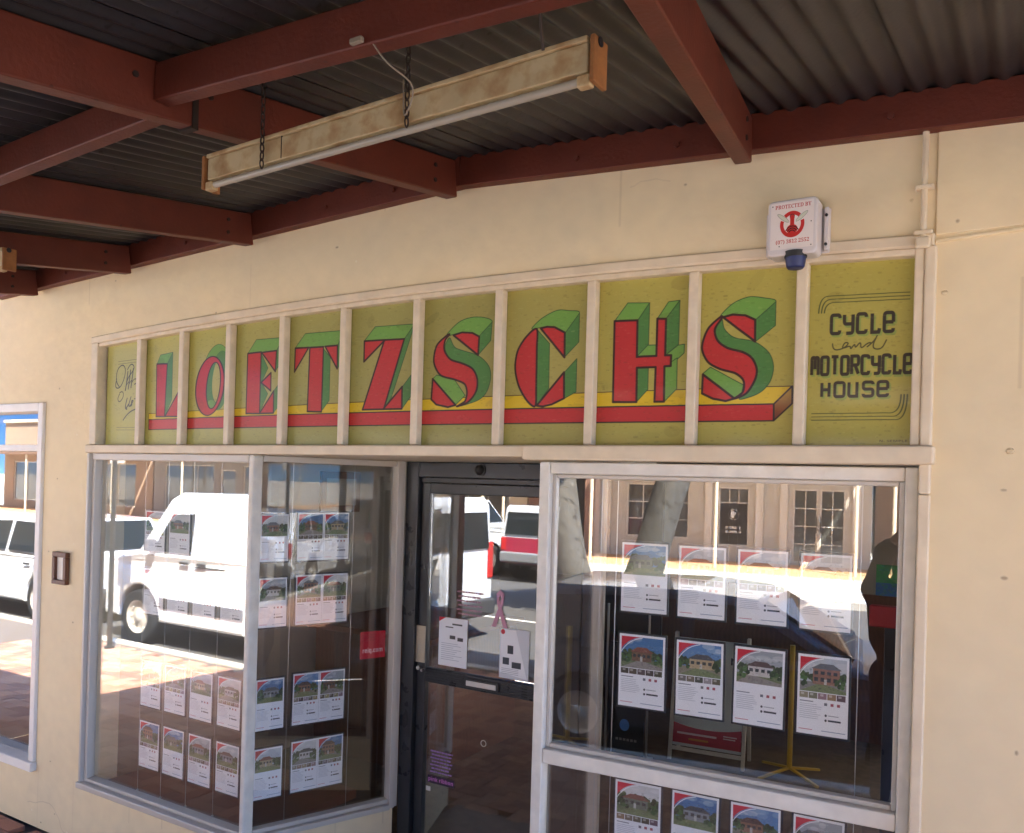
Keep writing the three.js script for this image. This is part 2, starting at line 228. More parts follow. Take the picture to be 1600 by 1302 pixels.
const signTex = canvasTex(2046, 512, (g, w, h) => {
  const P = w / 11, X = x => x * P, Y = y => y * h;
  const col = { r: '#bd2b2b', g: '#6f9f43', d: '#4b7f3b', y: '#d8b818' };
  ['#b4ad5c', '#b2ab58', '#b0a956', '#a8a154', '#a09a52', '#9c9650', '#9a934e', '#a69c50', '#b0a54e', '#b2a64e', '#aea24a'].forEach((c, i) => { g.fillStyle = c; g.fillRect(X(i), 0, X(1) + 1, h); });  // middle panels duller: their dimmer light is put into the panel colours
  const path = (pts, smooth) => { g.beginPath(); const n = pts.length / 2, p = i => [X(pts[2 * ((i + n) % n)]), Y(pts[2 * ((i + n) % n) + 1])];
    if (!smooth) { for (let i = 0; i < n; i++) g.lineTo(...p(i)); g.closePath(); return; }
    g.moveTo(...p(0)); for (let i = 0; i < n; i++) { const a = p(i - 1), b = p(i), c = p(i + 1), d = p(i + 2), k = 0.15; g.bezierCurveTo(b[0] + (c[0] - a[0]) * k, b[1] + (c[1] - a[1]) * k, c[0] - (d[0] - b[0]) * k, c[1] - (d[1] - b[1]) * k, ...c); } g.closePath(); };
  // shelf
  g.strokeStyle = '#2a1c14'; g.lineJoin = 'round';
  const pen = lw => { g.save(); g.scale(0.57, 1); g.lineWidth = lw; g.stroke(); g.restore(); };
  const quad = (c, q, lw) => { path(q, 0); g.fillStyle = c; g.fill(); pen(lw); };
  quad(col.y, [1.12, 0.70, 9.915, 0.662, 9.754, 0.76, 1.12, 0.757], 2);
  quad('#bd2b2b', [1.127, 0.757, 9.755, 0.76, 9.757, 0.853, 1.127, 0.85], 4);
  path([9.754, 0.76, 9.915, 0.662, 9.919, 0.758, 9.757, 0.853], 0); { const q = g.createLinearGradient(X(9.78), Y(0.85), X(9.9), Y(0.7)); q.addColorStop(0, '#6b2a22'); q.addColorStop(1, '#b08b2c'); g.fillStyle = q; g.fill(); g.lineWidth = 3; g.stroke(); }
  const draw = s => { path(s[2], s[1]); g.fillStyle = col[s[0]]; g.fill(); g.strokeStyle = s[0] === 'r' ? '#33130f' : '#33502a'; pen(s[0] === 'r' ? 6.5 : 2.4); };
  for (const s of LET) draw(s);
  { // letter O
    const el = (cx, cy, rx, ry) => { g.beginPath(); g.ellipse(X(cx), Y(cy), X(rx), Y(ry), 0.06, 0, 7); };
    el(2.63, 0.405, 0.295, 0.262); g.fillStyle = col.g; g.fill(); g.lineWidth = 1.6; g.strokeStyle = '#33502a'; g.stroke();
    el(2.71, 0.45, 0.215, 0.25); g.fillStyle = col.d; g.fill();
    el(2.503, 0.49, 0.3, 0.25); g.fillStyle = col.r; g.fill(); g.lineWidth = 5; g.strokeStyle = '#33130f'; g.stroke();
    g.save(); el(2.58, 0.488, 0.144, 0.196); g.clip(); g.fillStyle = col.d; g.fillRect(0, 0, w, h); el(2.70, 0.44, 0.144, 0.196); g.fillStyle = '#b0a956'; g.fill(); el(2.54, 0.66, 0.1, 0.05); g.fillStyle = col.g; g.fill(); g.restore();
    el(2.58, 0.488, 0.144, 0.196); g.lineWidth = 4; g.stroke();
  }
  // "This is" script
  g.strokeStyle = '#33341a'; g.lineWidth = 3.4; g.lineCap = 'round';
  const cur = (pts, lw) => { g.beginPath(); g.moveTo(X(pts[0]), Y(pts[1])); for (let i = 2; i < pts.length - 2; i += 2) g.quadraticCurveTo(X(pts[i]), Y(pts[i + 1]), X((pts[i] + pts[i + 2]) / 2), Y((pts[i + 1] + pts[i + 3]) / 2)); g.lineTo(X(pts.at(-2)), Y(pts.at(-1))); pen(lw * 1.35); };
  cur([0.27, 0.34, 0.21, 0.42, 0.36, 0.44, 0.48, 0.34, 0.5, 0.24, 0.4, 0.2, 0.27, 0.25, 0.25, 0.36, 0.34, 0.42], 4);
  cur([0.55, 0.26, 0.62, 0.2, 0.74, 0.24, 0.66, 0.3, 0.56, 0.34, 0.5, 0.46], 4);
  for (const [x, y] of [[0.56, 0.36], [0.63, 0.35], [0.7, 0.34]]) { cur([x, y - 0.08, x - 0.02, y, x - 0.05, y + 0.1], 5); cur([x - 0.04, y + 0.06, x + 0.02, y + 0.02, x + 0.05, y + 0.02], 3); }
  cur([0.76, 0.36, 0.84, 0.36, 0.8, 0.4, 0.74, 0.41], 4);
  cur([0.36, 0.48, 0.44, 0.46, 0.47, 0.52, 0.36, 0.58, 0.3, 0.54, 0.36, 0.49], 3.4);
  cur([0.56, 0.54, 0.52, 0.6, 0.52, 0.65, 0.6, 0.6], 5); cur([0.66, 0.53, 0.6, 0.6, 0.62, 0.63, 0.74, 0.56, 0.66, 0.57, 0.7, 0.61, 0.62, 0.62], 4.5); cur([0.74, 0.55, 0.82, 0.55, 0.85, 0.57], 3);
  cur([0.47, 0.75, 0.6, 0.67, 0.93, 0.635], 4.4); g.beginPath(); g.arc(X(0.55), Y(0.645), 4, 0, 7); g.fillStyle = '#4c4a22'; g.fill();
  g.lineWidth = 1.5; for (const y of [0.17, 0.195, 0.82, 0.845]) { g.beginPath(); g.moveTo(X(0.3), Y(y)); g.lineTo(X(0.93), Y(y + 0.005)); g.stroke(); }
  // last panel
  const bar = (dx, dy) => { g.beginPath(); g.moveTo(X(10.135 + dx), Y(0.27)); g.quadraticCurveTo(X(10.14 + dx), Y(0.18 + dy), X(10.22 + dx), Y(0.18 + dy)); g.lineTo(X(10.925), Y(0.182 + dy)); g.stroke();
    g.beginPath(); g.moveTo(X(10.098), Y(0.852 - dy)); g.lineTo(X(10.84 - dx), Y(0.852 - dy)); g.quadraticCurveTo(X(10.928 - dx), Y(0.85 - dy), X(10.928 - dx), Y(0.72)); g.stroke(); };
  g.strokeStyle = '#4d5226'; g.lineWidth = 2.2; for (const k of [0, 1, 2]) bar(k * 0.026, k * 0.018);
  // lettering as rounded strokes: each letter on a 4 x 6 grid
  const F = { C: ['M4 1Q4 0 3 0L1 0Q0 0 0 1L0 5Q0 6 1 6L3 6Q4 6 4 5'], Y: ['M0 0L0 2Q0 3 1 3L3 3Q4 3 4 2L4 0', 'M4 2L4 5Q4 6 3 6L1 6'], L: ['M0.6 0L0.6 6L3.6 6L4 4.8'], E: ['M4 3L0 3', 'M4 5Q4 6 3 6L1 6Q0 6 0 5L0 1Q0 0 1 0L3 0Q4 0 4 1L4 3'], M: ['M0 6L0 1Q0 0 1 0Q2 0 2 1L2 4', 'M2 1Q2 0 3 0Q4 0 4 1L4 6'], O: ['M1 0L3 0Q4 0 4 1L4 5Q4 6 3 6L1 6Q0 6 0 5L0 1Q0 0 1 0'], T: ['M0 0L4 0', 'M2 0L2 6'], R: ['M0 6L0 0L3 0Q4 0 4 1L4 2Q4 3 3 3L0 3', 'M2 3L4 6'], H: ['M0.4 0L0.4 6', 'M3.6 0L3.6 6', 'M0 3L4 3'], U: ['M0 0L0 5Q0 6 1 6L4 6', 'M3.4 0L3.4 6'], S: ['M4 1Q4 0 3 0L1 0Q0 0 0 1L0 2Q0 3 1 3L3 3Q4 3 4 4L4 5Q4 6 3 6L1 6Q0 6 0 5'], X: [] };
  const word = (t, x0, x1, y0, y1, lw) => { const cw = (x1 - x0) / t.length, lwid = cw * 0.66;
    [...t].forEach((c, i) => { const ox = x0 + i * cw + cw * 0.12; g.beginPath();
      for (const d of F[c]) for (const m of d.matchAll(/([MLQ])([\d. ]+)/g)) { const a = m[2].trim().split(' ').map(Number).map((q, k) => k % 2 ? Y(y0 + (y1 - y0) * q / 6) : X(ox + lwid * q / 4)); m[1] === 'M' ? g.moveTo(...a) : m[1] === 'L' ? g.lineTo(...a) : g.quadraticCurveTo(...a); }
      pen(lw); }); };
  g.lineCap = 'butt'; g.lineJoin = 'miter';
  g.strokeStyle = '#8d9d4a'; g.save(); g.translate(2.5, 5); word('CYCLE', 10.24, 10.82, 0.285, 0.385, 11); word('MOTORCYCLE', 10.075, 10.975, 0.51, 0.605, 11); word('HOUSE', 10.16, 10.79, 0.65, 0.725, 10); g.restore();
  g.strokeStyle = '#33281a'; word('CYCLE', 10.24, 10.82, 0.285, 0.385, 9.5); word('MOTORCYCLE', 10.075, 10.975, 0.51, 0.605, 9); word('HOUSE', 10.16, 10.79, 0.65, 0.725, 8.5);
  g.strokeStyle = '#4a4422'; g.lineCap = 'round';
  cur([10.27, 0.44, 10.27, 0.475, 10.36, 0.47, 10.42, 0.44, 10.38, 0.43, 10.35, 0.47, 10.43, 0.45, 10.43, 0.475, 10.47, 0.44, 10.47, 0.47, 10.52, 0.43, 10.52, 0.475, 10.58, 0.44, 10.62, 0.44, 10.56, 0.47, 10.64, 0.43, 10.67, 0.39, 10.61, 0.47, 10.7, 0.48, 10.74, 0.43], 2.6);
  g.fillStyle = '#6a5f2c'; g.font = 'bold 9px sans-serif'; g.fillText('N. SEMPLE', X(10.7), Y(0.972));
  // brush grain and specks over all
  for (let i = 0; i < 9000; i++) { const a = rnd(); g.fillStyle = a < 0.5 ? `rgba(40,36,14,${0.05 + 0.08 * rnd()})` : `rgba(230,220,150,${0.04 + 0.06 * rnd()})`; g.fillRect(rnd() * w, rnd() * h, 1 + rnd() * 7, 1 + rnd() * 4); }
  for (let i = 0; i < 90; i++) { g.fillStyle = `rgba(60,50,20,${0.1 * rnd()})`; g.beginPath(); g.ellipse(rnd() * w, rnd() * h, 5 + 30 * rnd(), 3 + 18 * rnd(), rnd() * 3, 0, 7); g.fill(); }
});
const sign = thing('shop_sign', 'long green-yellow painted glass sign with red letters LOETZSCHS above the shopfront', 'sign');
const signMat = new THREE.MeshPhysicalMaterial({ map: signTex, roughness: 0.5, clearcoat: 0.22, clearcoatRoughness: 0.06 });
for (let i = 0; i < 11; i++) {
  const a = MX[i] + 0.004, b = MX[i + 1] - 0.004, g = new THREE.BoxGeometry(1, 1, 1, 4, 1, 1), p = g.attributes.position, uv = g.attributes.uv;
  for (let k = 0; k < p.count; k++) {
    const f = p.getX(k) + 0.5, x = a + (b - a) * f, top = yc(x) + 0.004, v = p.getY(k) + 0.5;
    p.setXYZ(k, x, SY0 - 0.006 + (top - SY0 + 0.006) * v, -0.036 + p.getZ(k) * 0.008);
    uv.setXY(k, (i + (x - MX[i]) / (MX[i + 1] - MX[i])) / 11, v);
  }
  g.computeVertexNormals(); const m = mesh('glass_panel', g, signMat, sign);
  if (i === 0) m.userData.label = 'narrow panel with dark script This is'; if (i === 10) m.userData.label = 'panel reading CYCLE and MOTORCYCLE HOUSE';
}
for (let i = 1; i < 11; i++) mesh('mullion', bx(MX[i] - 0.019, MX[i] + 0.019, SY0 - 0.002, yc(MX[i]) + 0.002, -0.031, 0.012, 0.007), M.mullion, sign);
mesh('head_frame', ext(curveShape(X0 + 0.034, X1 - 0.034, x => yc(x), x => yc(x) + 0.022), -0.05, 0.010, 0.004), M.mullion, sign);
mesh('head_moulding', ext(curveShape(X0 - 0.012, X1 + 0.004, x => yc(x) + 0.0225, x => yc(x) + 0.063), -0.05, 0.018, 0.006), M.trim, sign);
mesh('jamb', bx(X0 - 0.004, X0 + 0.06, SY0 - 0.002, yc(X0) + 0.026, -0.05, 0.02, 0.008), M.mullion, sign);
mesh('jamb', bx(X1 - 0.05, X1 - 0.022, SY0 - 0.002, yc(X1) + 0.026, -0.05, 0.014, 0.006), M.mullion, sign);
mesh('jamb', bx(X1 - 0.0215, X1 + 0.012, 2.2, yc(X1) + 0.026, -0.05, 0.022, 0.008), M.trim, sign);
mesh('side_trim', bx(4.4035, X1 + 0.012, 0.357, 2.199, -0.13, 0.016, 0.006), M.trim, sign);
mesh('sill', bx(X0 - 0.02, 2.99, 2.302, SY0 - 0.003, -0.06, 0.032, 0.008), M.trim, sign);
mesh('sill', bx(2.991, X1 + 0.022, 2.29, SY0 - 0.003, -0.06, 0.05, 0.008), M.trim, sign);
// ---------------------------------------------------------------- left display window
const G2 = [1.40, -0.03, 1.70, -0.80], L2 = Math.hypot(0.30, 0.77);
const lw = thing('display_window', 'silver framed corner window at left of the door, front and splayed panes over low cream base', 'window');
mesh('glass_pane', bx(0.07, 1.385, 0.40, 2.275, -0.033, -0.027), M.glass, lw);
mesh('glass_pane', plateAlong(...G2, 0.025, L2 - 0.03, 0.40, 2.275, -0.033, -0.027), M.glass, lw);
mesh('side_frame', merge([bx(0.031, 0.052, 0.36, 2.30, -0.05, 0.03, 0.006), bx(0.0525, 0.08, 0.385, 2.28, -0.045, 0.008, 0.006)]), M.alu, lw);
mesh('head_frame', merge([bx(0.053, 1.38, 2.262, 2.301, -0.05, 0.012, 0.006), plateAlong(...G2, 0.03, L2 - 0.03, 2.268, 2.301, -0.045, 0.0, 0.005)]), M.alu, lw);
mesh('sill_frame', merge([bx(0.03, 1.383, 0.356, 0.392, -0.06, 0.045, 0.008), bx(0.08, 1.383, 0.3925, 0.412, -0.05, 0.01, 0.005)]), M.alu, lw);
mesh('sill_frame', merge([plateAlong(...G2, 0.025, L2 - 0.03, 0.356, 0.386, -0.06, 0.03, 0.006), plateAlong(...G2, 0.025, L2 - 0.03, 0.3865, 0.41, -0.045, 0.006, 0.005)]), M.alu, lw);
mesh('corner_post', bx(1.384, 1.418, 0.357, 2.301, -0.052, 0.014, 0.01), M.white, lw);
mesh('end_post', merge([plateAlong(...G2, L2 - 0.029, L2 + 0.006, 0.357, 2.301, -0.05, 0.012, 0.006), plateAlong(...G2, L2 + 0.0065, L2 + 0.03, 0.357, 2.301, -0.05, 0.0, 0.006)]), M.alu, lw);
// ---------------------------------------------------------------- right display window
const GR = [3.08, 0.05, 4.40, -0.055], LR = 1.3242;
const rw = thing('display_window', 'wide white framed window right of the door with a cross rail and listing cards', 'window');
const RP = (...a) => plateAlong(...GR, ...a);
mesh('frame_stile', RP(0, 0.044, 0.36, 2.284, -0.055, 0.012, 0.006), M.white, rw);
mesh('frame_stile', RP(1.283, 1.322, 0.36, 2.284, -0.055, 0.012, 0.006), M.white, rw);
mesh('frame_head', RP(0.0445, 1.2825, 2.238, 2.283, -0.055, 0.010, 0.006), M.white, rw);
mesh('cross_rail', RP(0.0445, 1.2825, 1.122, 1.178, -0.055, 0.010, 0.006), M.white, rw);
mesh('frame_sill', RP(0.0445, 1.2825, 0.357, 0.41, -0.055, 0.022, 0.006), M.white, rw);
mesh('glazing_bead', merge([RP(0.0445, 0.06, 1.179, 2.237, -0.05, -0.018, 0.004), RP(1.267, 1.2825, 1.179, 2.237, -0.05, -0.018, 0.004), RP(0.061, 1.266, 2.222, 2.2375, -0.05, -0.018, 0.004), RP(0.061, 1.266, 1.1785, 1.196, -0.05, -0.018, 0.004)]), M.alu, rw);
mesh('glass_pane', RP(0.05, 1.278, 1.18, 2.236, -0.037, -0.031), M.glass, rw);
mesh('glass_pane', RP(0.05, 1.278, 0.41, 1.121, -0.037, -0.031), M.glass, rw);
const GS = [2.92, -0.84, 3.10, -0.02];
mesh('return_glass', plateAlong(...GS, 0.03, 0.84, 0.36, 2.29, -0.004, 0.004), M.glass, rw);
mesh('return_post', plateAlong(...GS, -0.02, 0.029, 0.357, 2.3, -0.03, 0.03, 0.006), M.alu, rw);
// ---------------------------------------------------------------- door
const DZ = -0.86;
const door = thing('shop_door', 'dark aluminium glazed shop door in the recessed entry with notices taped on', 'door');
mesh('frame_jamb', bx(1.71, 1.795, 0, 2.3, DZ - 0.06, DZ + 0.03, 0.006), M.dark, door);
mesh('frame_jamb', bx(2.735, 2.83, 0, 2.3, DZ - 0.06, DZ + 0.03, 0.006), M.dark, door);
mesh('frame_head', merge([bx(1.796, 2.734, 2.215, 2.3, DZ - 0.06, DZ + 0.03, 0.006), bx(1.796, 2.734, 2.186, 2.2145, DZ - 0.06, DZ + 0.005, 0.004)]), M.dark, door);
mesh('side_panel', bx(2.831, 2.9, 0, 2.3, DZ - 0.05, DZ + 0.02, 0.005), M.dark, door);
mesh('stile', bx(1.80, 1.858, 0.012, 2.184, DZ - 0.04, DZ, 0.005), M.dark, door);
mesh('stile', bx(2.675, 2.733, 0.012, 2.184, DZ - 0.04, DZ, 0.005), M.dark, door);
mesh('top_rail', bx(1.8585, 2.6745, 2.125, 2.184, DZ - 0.04, DZ, 0.005), M.dark, door);
{ const lr = mesh('lock_rail', bx(1.8585, 2.6745, 1.075, 1.155, DZ - 0.04, DZ, 0.005), M.dark, door);
  for (let k = 0; k < 5; k++) { mesh('groove_rib', bx(1.87, 2.12, 1.085 + k * 0.014, 1.091 + k * 0.014, DZ, DZ + 0.006, 0.002), M.dark, lr); mesh('groove_rib', bx(2.36, 2.66, 1.085 + k * 0.014, 1.091 + k * 0.014, DZ, DZ + 0.006, 0.002), M.dark, lr); }
  mesh('letter_slot', bx(2.13, 2.35, 1.09, 1.14, DZ, DZ + 0.012, 0.004), M.dark, lr); mesh('letter_slot_flap', bx(2.145, 2.335, 1.1, 1.128, DZ + 0.0125, DZ + 0.016, 0.002), M.steel, lr); }
mesh('bottom_rail', bx(1.8585, 2.6745, 0.012, 0.13, DZ - 0.04, DZ, 0.005), M.dark, door);
mesh('glass_pane', bx(1.859, 2.674, 1.156, 2.124, DZ - 0.023, DZ - 0.017), M.glass, door);
mesh('glass_pane', bx(1.859, 2.674, 0.131, 1.074, DZ - 0.023, DZ - 0.017), M.glass, door);
{ const h = mesh('push_plate', bx(1.79, 1.856, 1.18, 1.385, DZ + 0.001, DZ + 0.008, 0.002), S({ color: lin(0.42, 0.36, 0.27), roughness: 0.4, metalness: 0.3 }), door); mesh('lock_cylinder', new THREE.CylinderGeometry(0.012, 0.012, 0.02, 16).rotateX(Math.PI / 2).translate(1.82, 1.15, DZ + 0.01), M.steel, door); mesh('lock_cylinder', new THREE.CylinderGeometry(0.008, 0.008, 0.02, 16).rotateX(Math.PI / 2).translate(1.845, 1.14, DZ + 0.01), M.steel, door); }
{ const s = thing('door_sensor', 'small round black sensor on the head of the door frame', 'sensor'); const g = new THREE.SphereGeometry(0.03, 20, 10, 0, 7, 0, Math.PI / 2).rotateX(Math.PI / 2); g.translate(2.21, 2.262, DZ + 0.031); mesh('dome', g, M.black, s); mesh('base', new THREE.CylinderGeometry(0.034, 0.034, 0.008, 20).rotateX(Math.PI / 2).translate(2.21, 2.262, DZ + 0.034), M.dark, s); }
// ---------------------------------------------------------------- awning
const K = 0.148;
const Lb = x => x < 2.65 ? 3.29 + (x + 0.94) * 0.135 / 3.59 : 3.425 - (x - 2.65) * 0.125 / 2.05;   // underside of the wall plate
const aw = thing('street_awning', 'red timber framed street awning with dark corrugated iron sheets', 'awning');
const AX0 = -1.0, AX1 = 6.8, AZ = 3.45;
for (const [a, b] of [[AX0, 2.65], [2.65, AX1]]) mesh('wall_plate', beam(V(a, Lb(a) + 0.062, 0.026), V(b, Lb(b) + 0.062, 0.026), 0.05, 0.124), M.timber, aw);
const joists = [[-0.53, 0], [0.40, 0], [1.38, 0], [2.61, 0], [3.83, 0.154], [5.15, 0.1], [6.4, 0]];
for (const [x, sk] of joists) {
  const y = Lb(x) - 0.035 + 0.075;
  const j = mesh('joist', beam(V(x + sk * 0.053, y - K * 0.053, 0.053), V(x + sk * AZ, y - K * AZ, AZ), 0.058, 0.15, 0.006), M.timber, aw);
}
for (let i = 0; i < joists.length - 1; i++) {
  const z = i < 3 ? 1.36 : 1.44, a = joists[i], b = joists[i + 1];
  const p = (q, s) => V(q[0] + q[1] * z + s * 0.031, Lb(q[0]) + 0.052 - K * z, z);
  mesh('purlin', beam(p(a, 1), p(b, -1), 0.05, 0.105, 0.006), M.timber, aw);
  mesh('purlin', beam(p(a, 1).add(V(0, -K * 1.4, 1.4)), p(b, -1).add(V(0, -K * 1.4, 1.4)), 0.05, 0.105, 0.006), M.timber, aw);
}
{ const g = bx(2.578, 2.642, 0, 0.17, 0, 0.02); g.translate(0, Lb(2.61) - 0.04 - K * 1.36, 1.32); mesh('joist_strap', g, M.chain, aw); }
mesh('fascia', beam(V(AX0, Lb(AX0) - K * AZ, AZ + 0.03), V(AX1, Lb(AX1) - K * AZ, AZ + 0.03), 0.045, 0.24), M.timber, aw);
for (const x of [-0.9, 6.65]) mesh('post', bx(x - 0.05, x + 0.05, 0, Lb(x) - K * 3.3 - 0.04, 3.25, 3.35, 0.008), M.timber, aw);
for (const [x, sk] of joists) for (const [z, dy] of [[0.2, 0.03], [0.2, -0.03], [1.28, 0.02], [1.52, 0.02]]) for (const sd of [-1, 1]) mesh('bolt_head', new THREE.CylinderGeometry(0.009, 0.009, 0.008, 6).rotateZ(Math.PI / 2).translate(x + sk * z + sd * 0.031, Lb(x) + 0.04 + dy - K * z, z), M.chain, aw);
for (const x of [-0.2, 0.9, 1.9, 2.3, 3.2, 3.6, 4.3]) mesh('bolt_head', new THREE.CylinderGeometry(0.011, 0.011, 0.014, 6).rotateX(Math.PI / 2).translate(x, Lb(x) + 0.05, 0.056), M.timber, aw);
for (const [a, b] of [[AX0, 2.65], [2.65, AX1]]) mesh('apron_flashing', beam(V(a, Lb(a) + 0.155, 0.05), V(b, Lb(b) + 0.155, 0.05), 0.098, 0.028, 0), M.iron, aw);
{ // corrugated sheets
  const w = 0.7625, per = 0.07625;
  for (let s = 0, x0 = AX0; x0 < AX1 - 0.05; s++, x0 += w) {
    const n = 80, pos = [], idx = [], uv = [], ov = s % 2 ? 0.0022 : 0;
    const Y = (x, z) => Lb(x) + 0.128 + ov - K * z + 0.0095 * Math.cos((x - AX0) / per * 2 * Math.PI);
    for (let lay = 0; lay < 2; lay++) for (let k = 0; k < 2; k++) for (let i = 0; i <= n; i++) { const x = x0 - 0.004 + (w + 0.03) * i / n, z = k ? 3.56 : 0.003; pos.push(x, Y(x, z) + lay * 0.0009, z); uv.push(x, z); }
    const r = n + 1;
    for (let i = 0; i < n; i++) { idx.push(i, i + 1, r + i, i + 1, r + i + 1, r + i); const o = 2 * r; idx.push(o + i, o + r + i, o + i + 1, o + i + 1, o + r + i, o + r + i + 1); }
    const g = new THREE.BufferGeometry(); g.setAttribute('position', new THREE.Float32BufferAttribute(pos, 3)); g.setAttribute('uv', new THREE.Float32BufferAttribute(uv, 2)); g.setIndex(idx); g.computeVertexNormals();
    mesh('corrugated_sheet', g, M.iron, aw);
  }
}
// ---------------------------------------------------------------- fluorescent battens
function batten(A, B, label, chains) {
  const t = thing('strip_light', label, 'light', 'fluorescent strip lights under the awning');
  const d = B.clone().sub(A).normalize(), at = (s, y, o) => A.clone().addScaledVector(d, s).add(V(0, y, o)), L = A.distanceTo(B);
  const body = mesh('housing', beam(at(0.02, 0.058, 0), at(L - 0.02, 0.058, 0), 0.054, 0.064, 0.004), M.rust, t);
  mesh('seam', beam(at(L * 0.26, 0.062, 0), at(L * 0.26 + 0.003, 0.062, 0), 0.056, 0.066, 0), M.chain, body);
  mesh('top_flange', beam(at(0.02, 0.0965, 0), at(L - 0.02, 0.0965, 0), 0.066, 0.012, 0.003), M.rust, t);
  mesh('fluorescent_tube', new THREE.CylinderGeometry(0.0095, 0.0095, L - 0.07, 14).rotateZ(Math.PI / 2).applyMatrix4(new THREE.Matrix4().makeBasis(d.clone(), V(0, 1, 0), new THREE.Vector3().crossVectors(d, V(0, 1, 0)))).translate(...at(L / 2, 0.011, 0.018).toArray()), M.tubeGlass, t);
  for (const [s, q] of [[0.0, 1], [L - 0.012, -1]]) {
    const e = mesh('end_plate', beam(at(s, 0.05, 0.004), at(s + 0.012, 0.05, 0.004), 0.06, 0.1, 0.003), M.rustEnd, t);
    mesh('knockout', new THREE.CylinderGeometry(0.011, 0.011, 0.002, 14).rotateZ(Math.PI / 2).translate(...at(s + (q > 0 ? -0.0015 : 0.0135), 0.09, 0.01).toArray()), M.black, e);
    mesh('tube_holder', beam(at(s + (q > 0 ? 0.013 : -0.034), 0.008, 0.018), at(s + (q > 0 ? 0.046 : -0.001), 0.008, 0.018), 0.024, 0.026, 0.004), M.rust, t);
  }
  for (const s of chains) { // chain of real links, up to the iron
    const p = at(s, 0.1, 0.038), top = Lb(p.x) + 0.118 - K * p.z, links = []; let k = 0;
    for (let y = 0.02; y < top; y += 0.022, k++) if (y > p.y - 0.085) { const l = new THREE.TorusGeometry(0.0085, 0.0024, 5, 10); l.scale(0.75, 1.5, 1); if (k % 2) l.rotateY(Math.PI / 2); l.translate(p.x, y, p.z); links.push(l); }
    mesh('chain', merge(links), M.chain, t);
  }
  return t;
}
batten(V(2.55, 3.055, 1.2), V(3.89, 3.055, 1.26), 'rusty white strip light hanging on chains before the painted sign', [0.28, 0.82]);
batten(V(-0.62, 3.06, 0.83), V(0.76, 3.09, 0.86), 'rusty strip light near the open end of the awning', [0.3, 1.1]);
{ const y = Lb(3.4) + 0.05; const c = thing('power_cable', 'loose pale cable looping from the red purlin to the strip light', 'cable');
  mesh('flex', tube([[3.4, y - 0.25 + 0.02, 1.46], [3.45, y - 0.30, 1.45], [3.47, y - 0.33, 1.38], [3.4, y - 0.36, 1.32], [3.36, 3.18, 1.28]], 0.002, 30, 6), M.cable, c);
  mesh('clip', bx(3.37, 3.405, y - 0.258, y - 0.245, 1.472, 1.485, 0.003), M.cable, c);
  const s = thing('cable_conduit', 'short pale conduit stub fixed under the corrugated iron', 'conduit'); mesh('pipe', beam(V(3.66, 3.29, 1.5), V(3.79, 3.285, 1.44), 0.022, 0.016, 0.006), M.cable, s); mesh('hook_wire', tube([[3.79, 3.29, 1.44], [3.81, 3.22, 1.41], [3.79, 3.12, 1.34]], 0.004, 12, 6), M.chain, s); }
// ---------------------------------------------------------------- alarm box, conduit, number plate
const alarmTex = canvasTex(512, 512, (g, w, h) => {
  g.fillStyle = '#e6dcd6'; g.fillRect(0, 0, w, h); g.fillStyle = '#b8302a'; g.font = 'bold 58px serif'; g.textAlign = 'center'; g.fillText('PROTECTED BY', 265, 66, 430); g.fillText('(07) 3812 2552', 265, 452, 410);
  g.strokeStyle = '#c22a26'; g.lineWidth = 42; g.beginPath(); g.arc(258, 246, 124, -0.3, 3.5); g.stroke(); g.beginPath(); g.arc(258, 246, 124, 3.95, 5.5); g.stroke();
  g.fillStyle = '#c22a26'; g.beginPath(); g.ellipse(258, 170, 28, 34, 0, 0, 7); g.fill(); g.fillRect(234, 180, 48, 90); g.beginPath(); g.ellipse(258, 300, 66, 52, 0, 0, 7); g.fill();
  g.strokeStyle = '#201510'; g.lineWidth = 11; for (const r of [38, 60, 82]) { g.beginPath(); g.arc(258, 350, r, 3.6, 5.83); g.stroke(); }
  g.lineWidth = 7; g.beginPath(); g.ellipse(258, 160, 26, 24, 0, 3, 6.4); g.stroke();
  g.fillStyle = '#cfd0bc'; g.strokeStyle = '#7d8074'; g.lineWidth = 4; for (const [x, s] of [[150, 0.62], [372, -0.62]]) { g.beginPath(); g.ellipse(x, 170, 84, 20, s, 0, 7); g.fill(); g.stroke(); }
  g.fillStyle = '#2a2420'; for (const [x, y] of [[20, 30], [482, 238], [110, 478], [486, 494]]) { g.beginPath(); g.arc(x, y, 7, 0, 7); g.fill(); }
  for (let i = 0; i < 500; i++) { g.fillStyle = `rgba(90,70,60,${0.09 * rnd()})`; g.fillRect(rnd() * w, rnd() * h, 1 + rnd() * 9, 1 + rnd() * 4); }
});
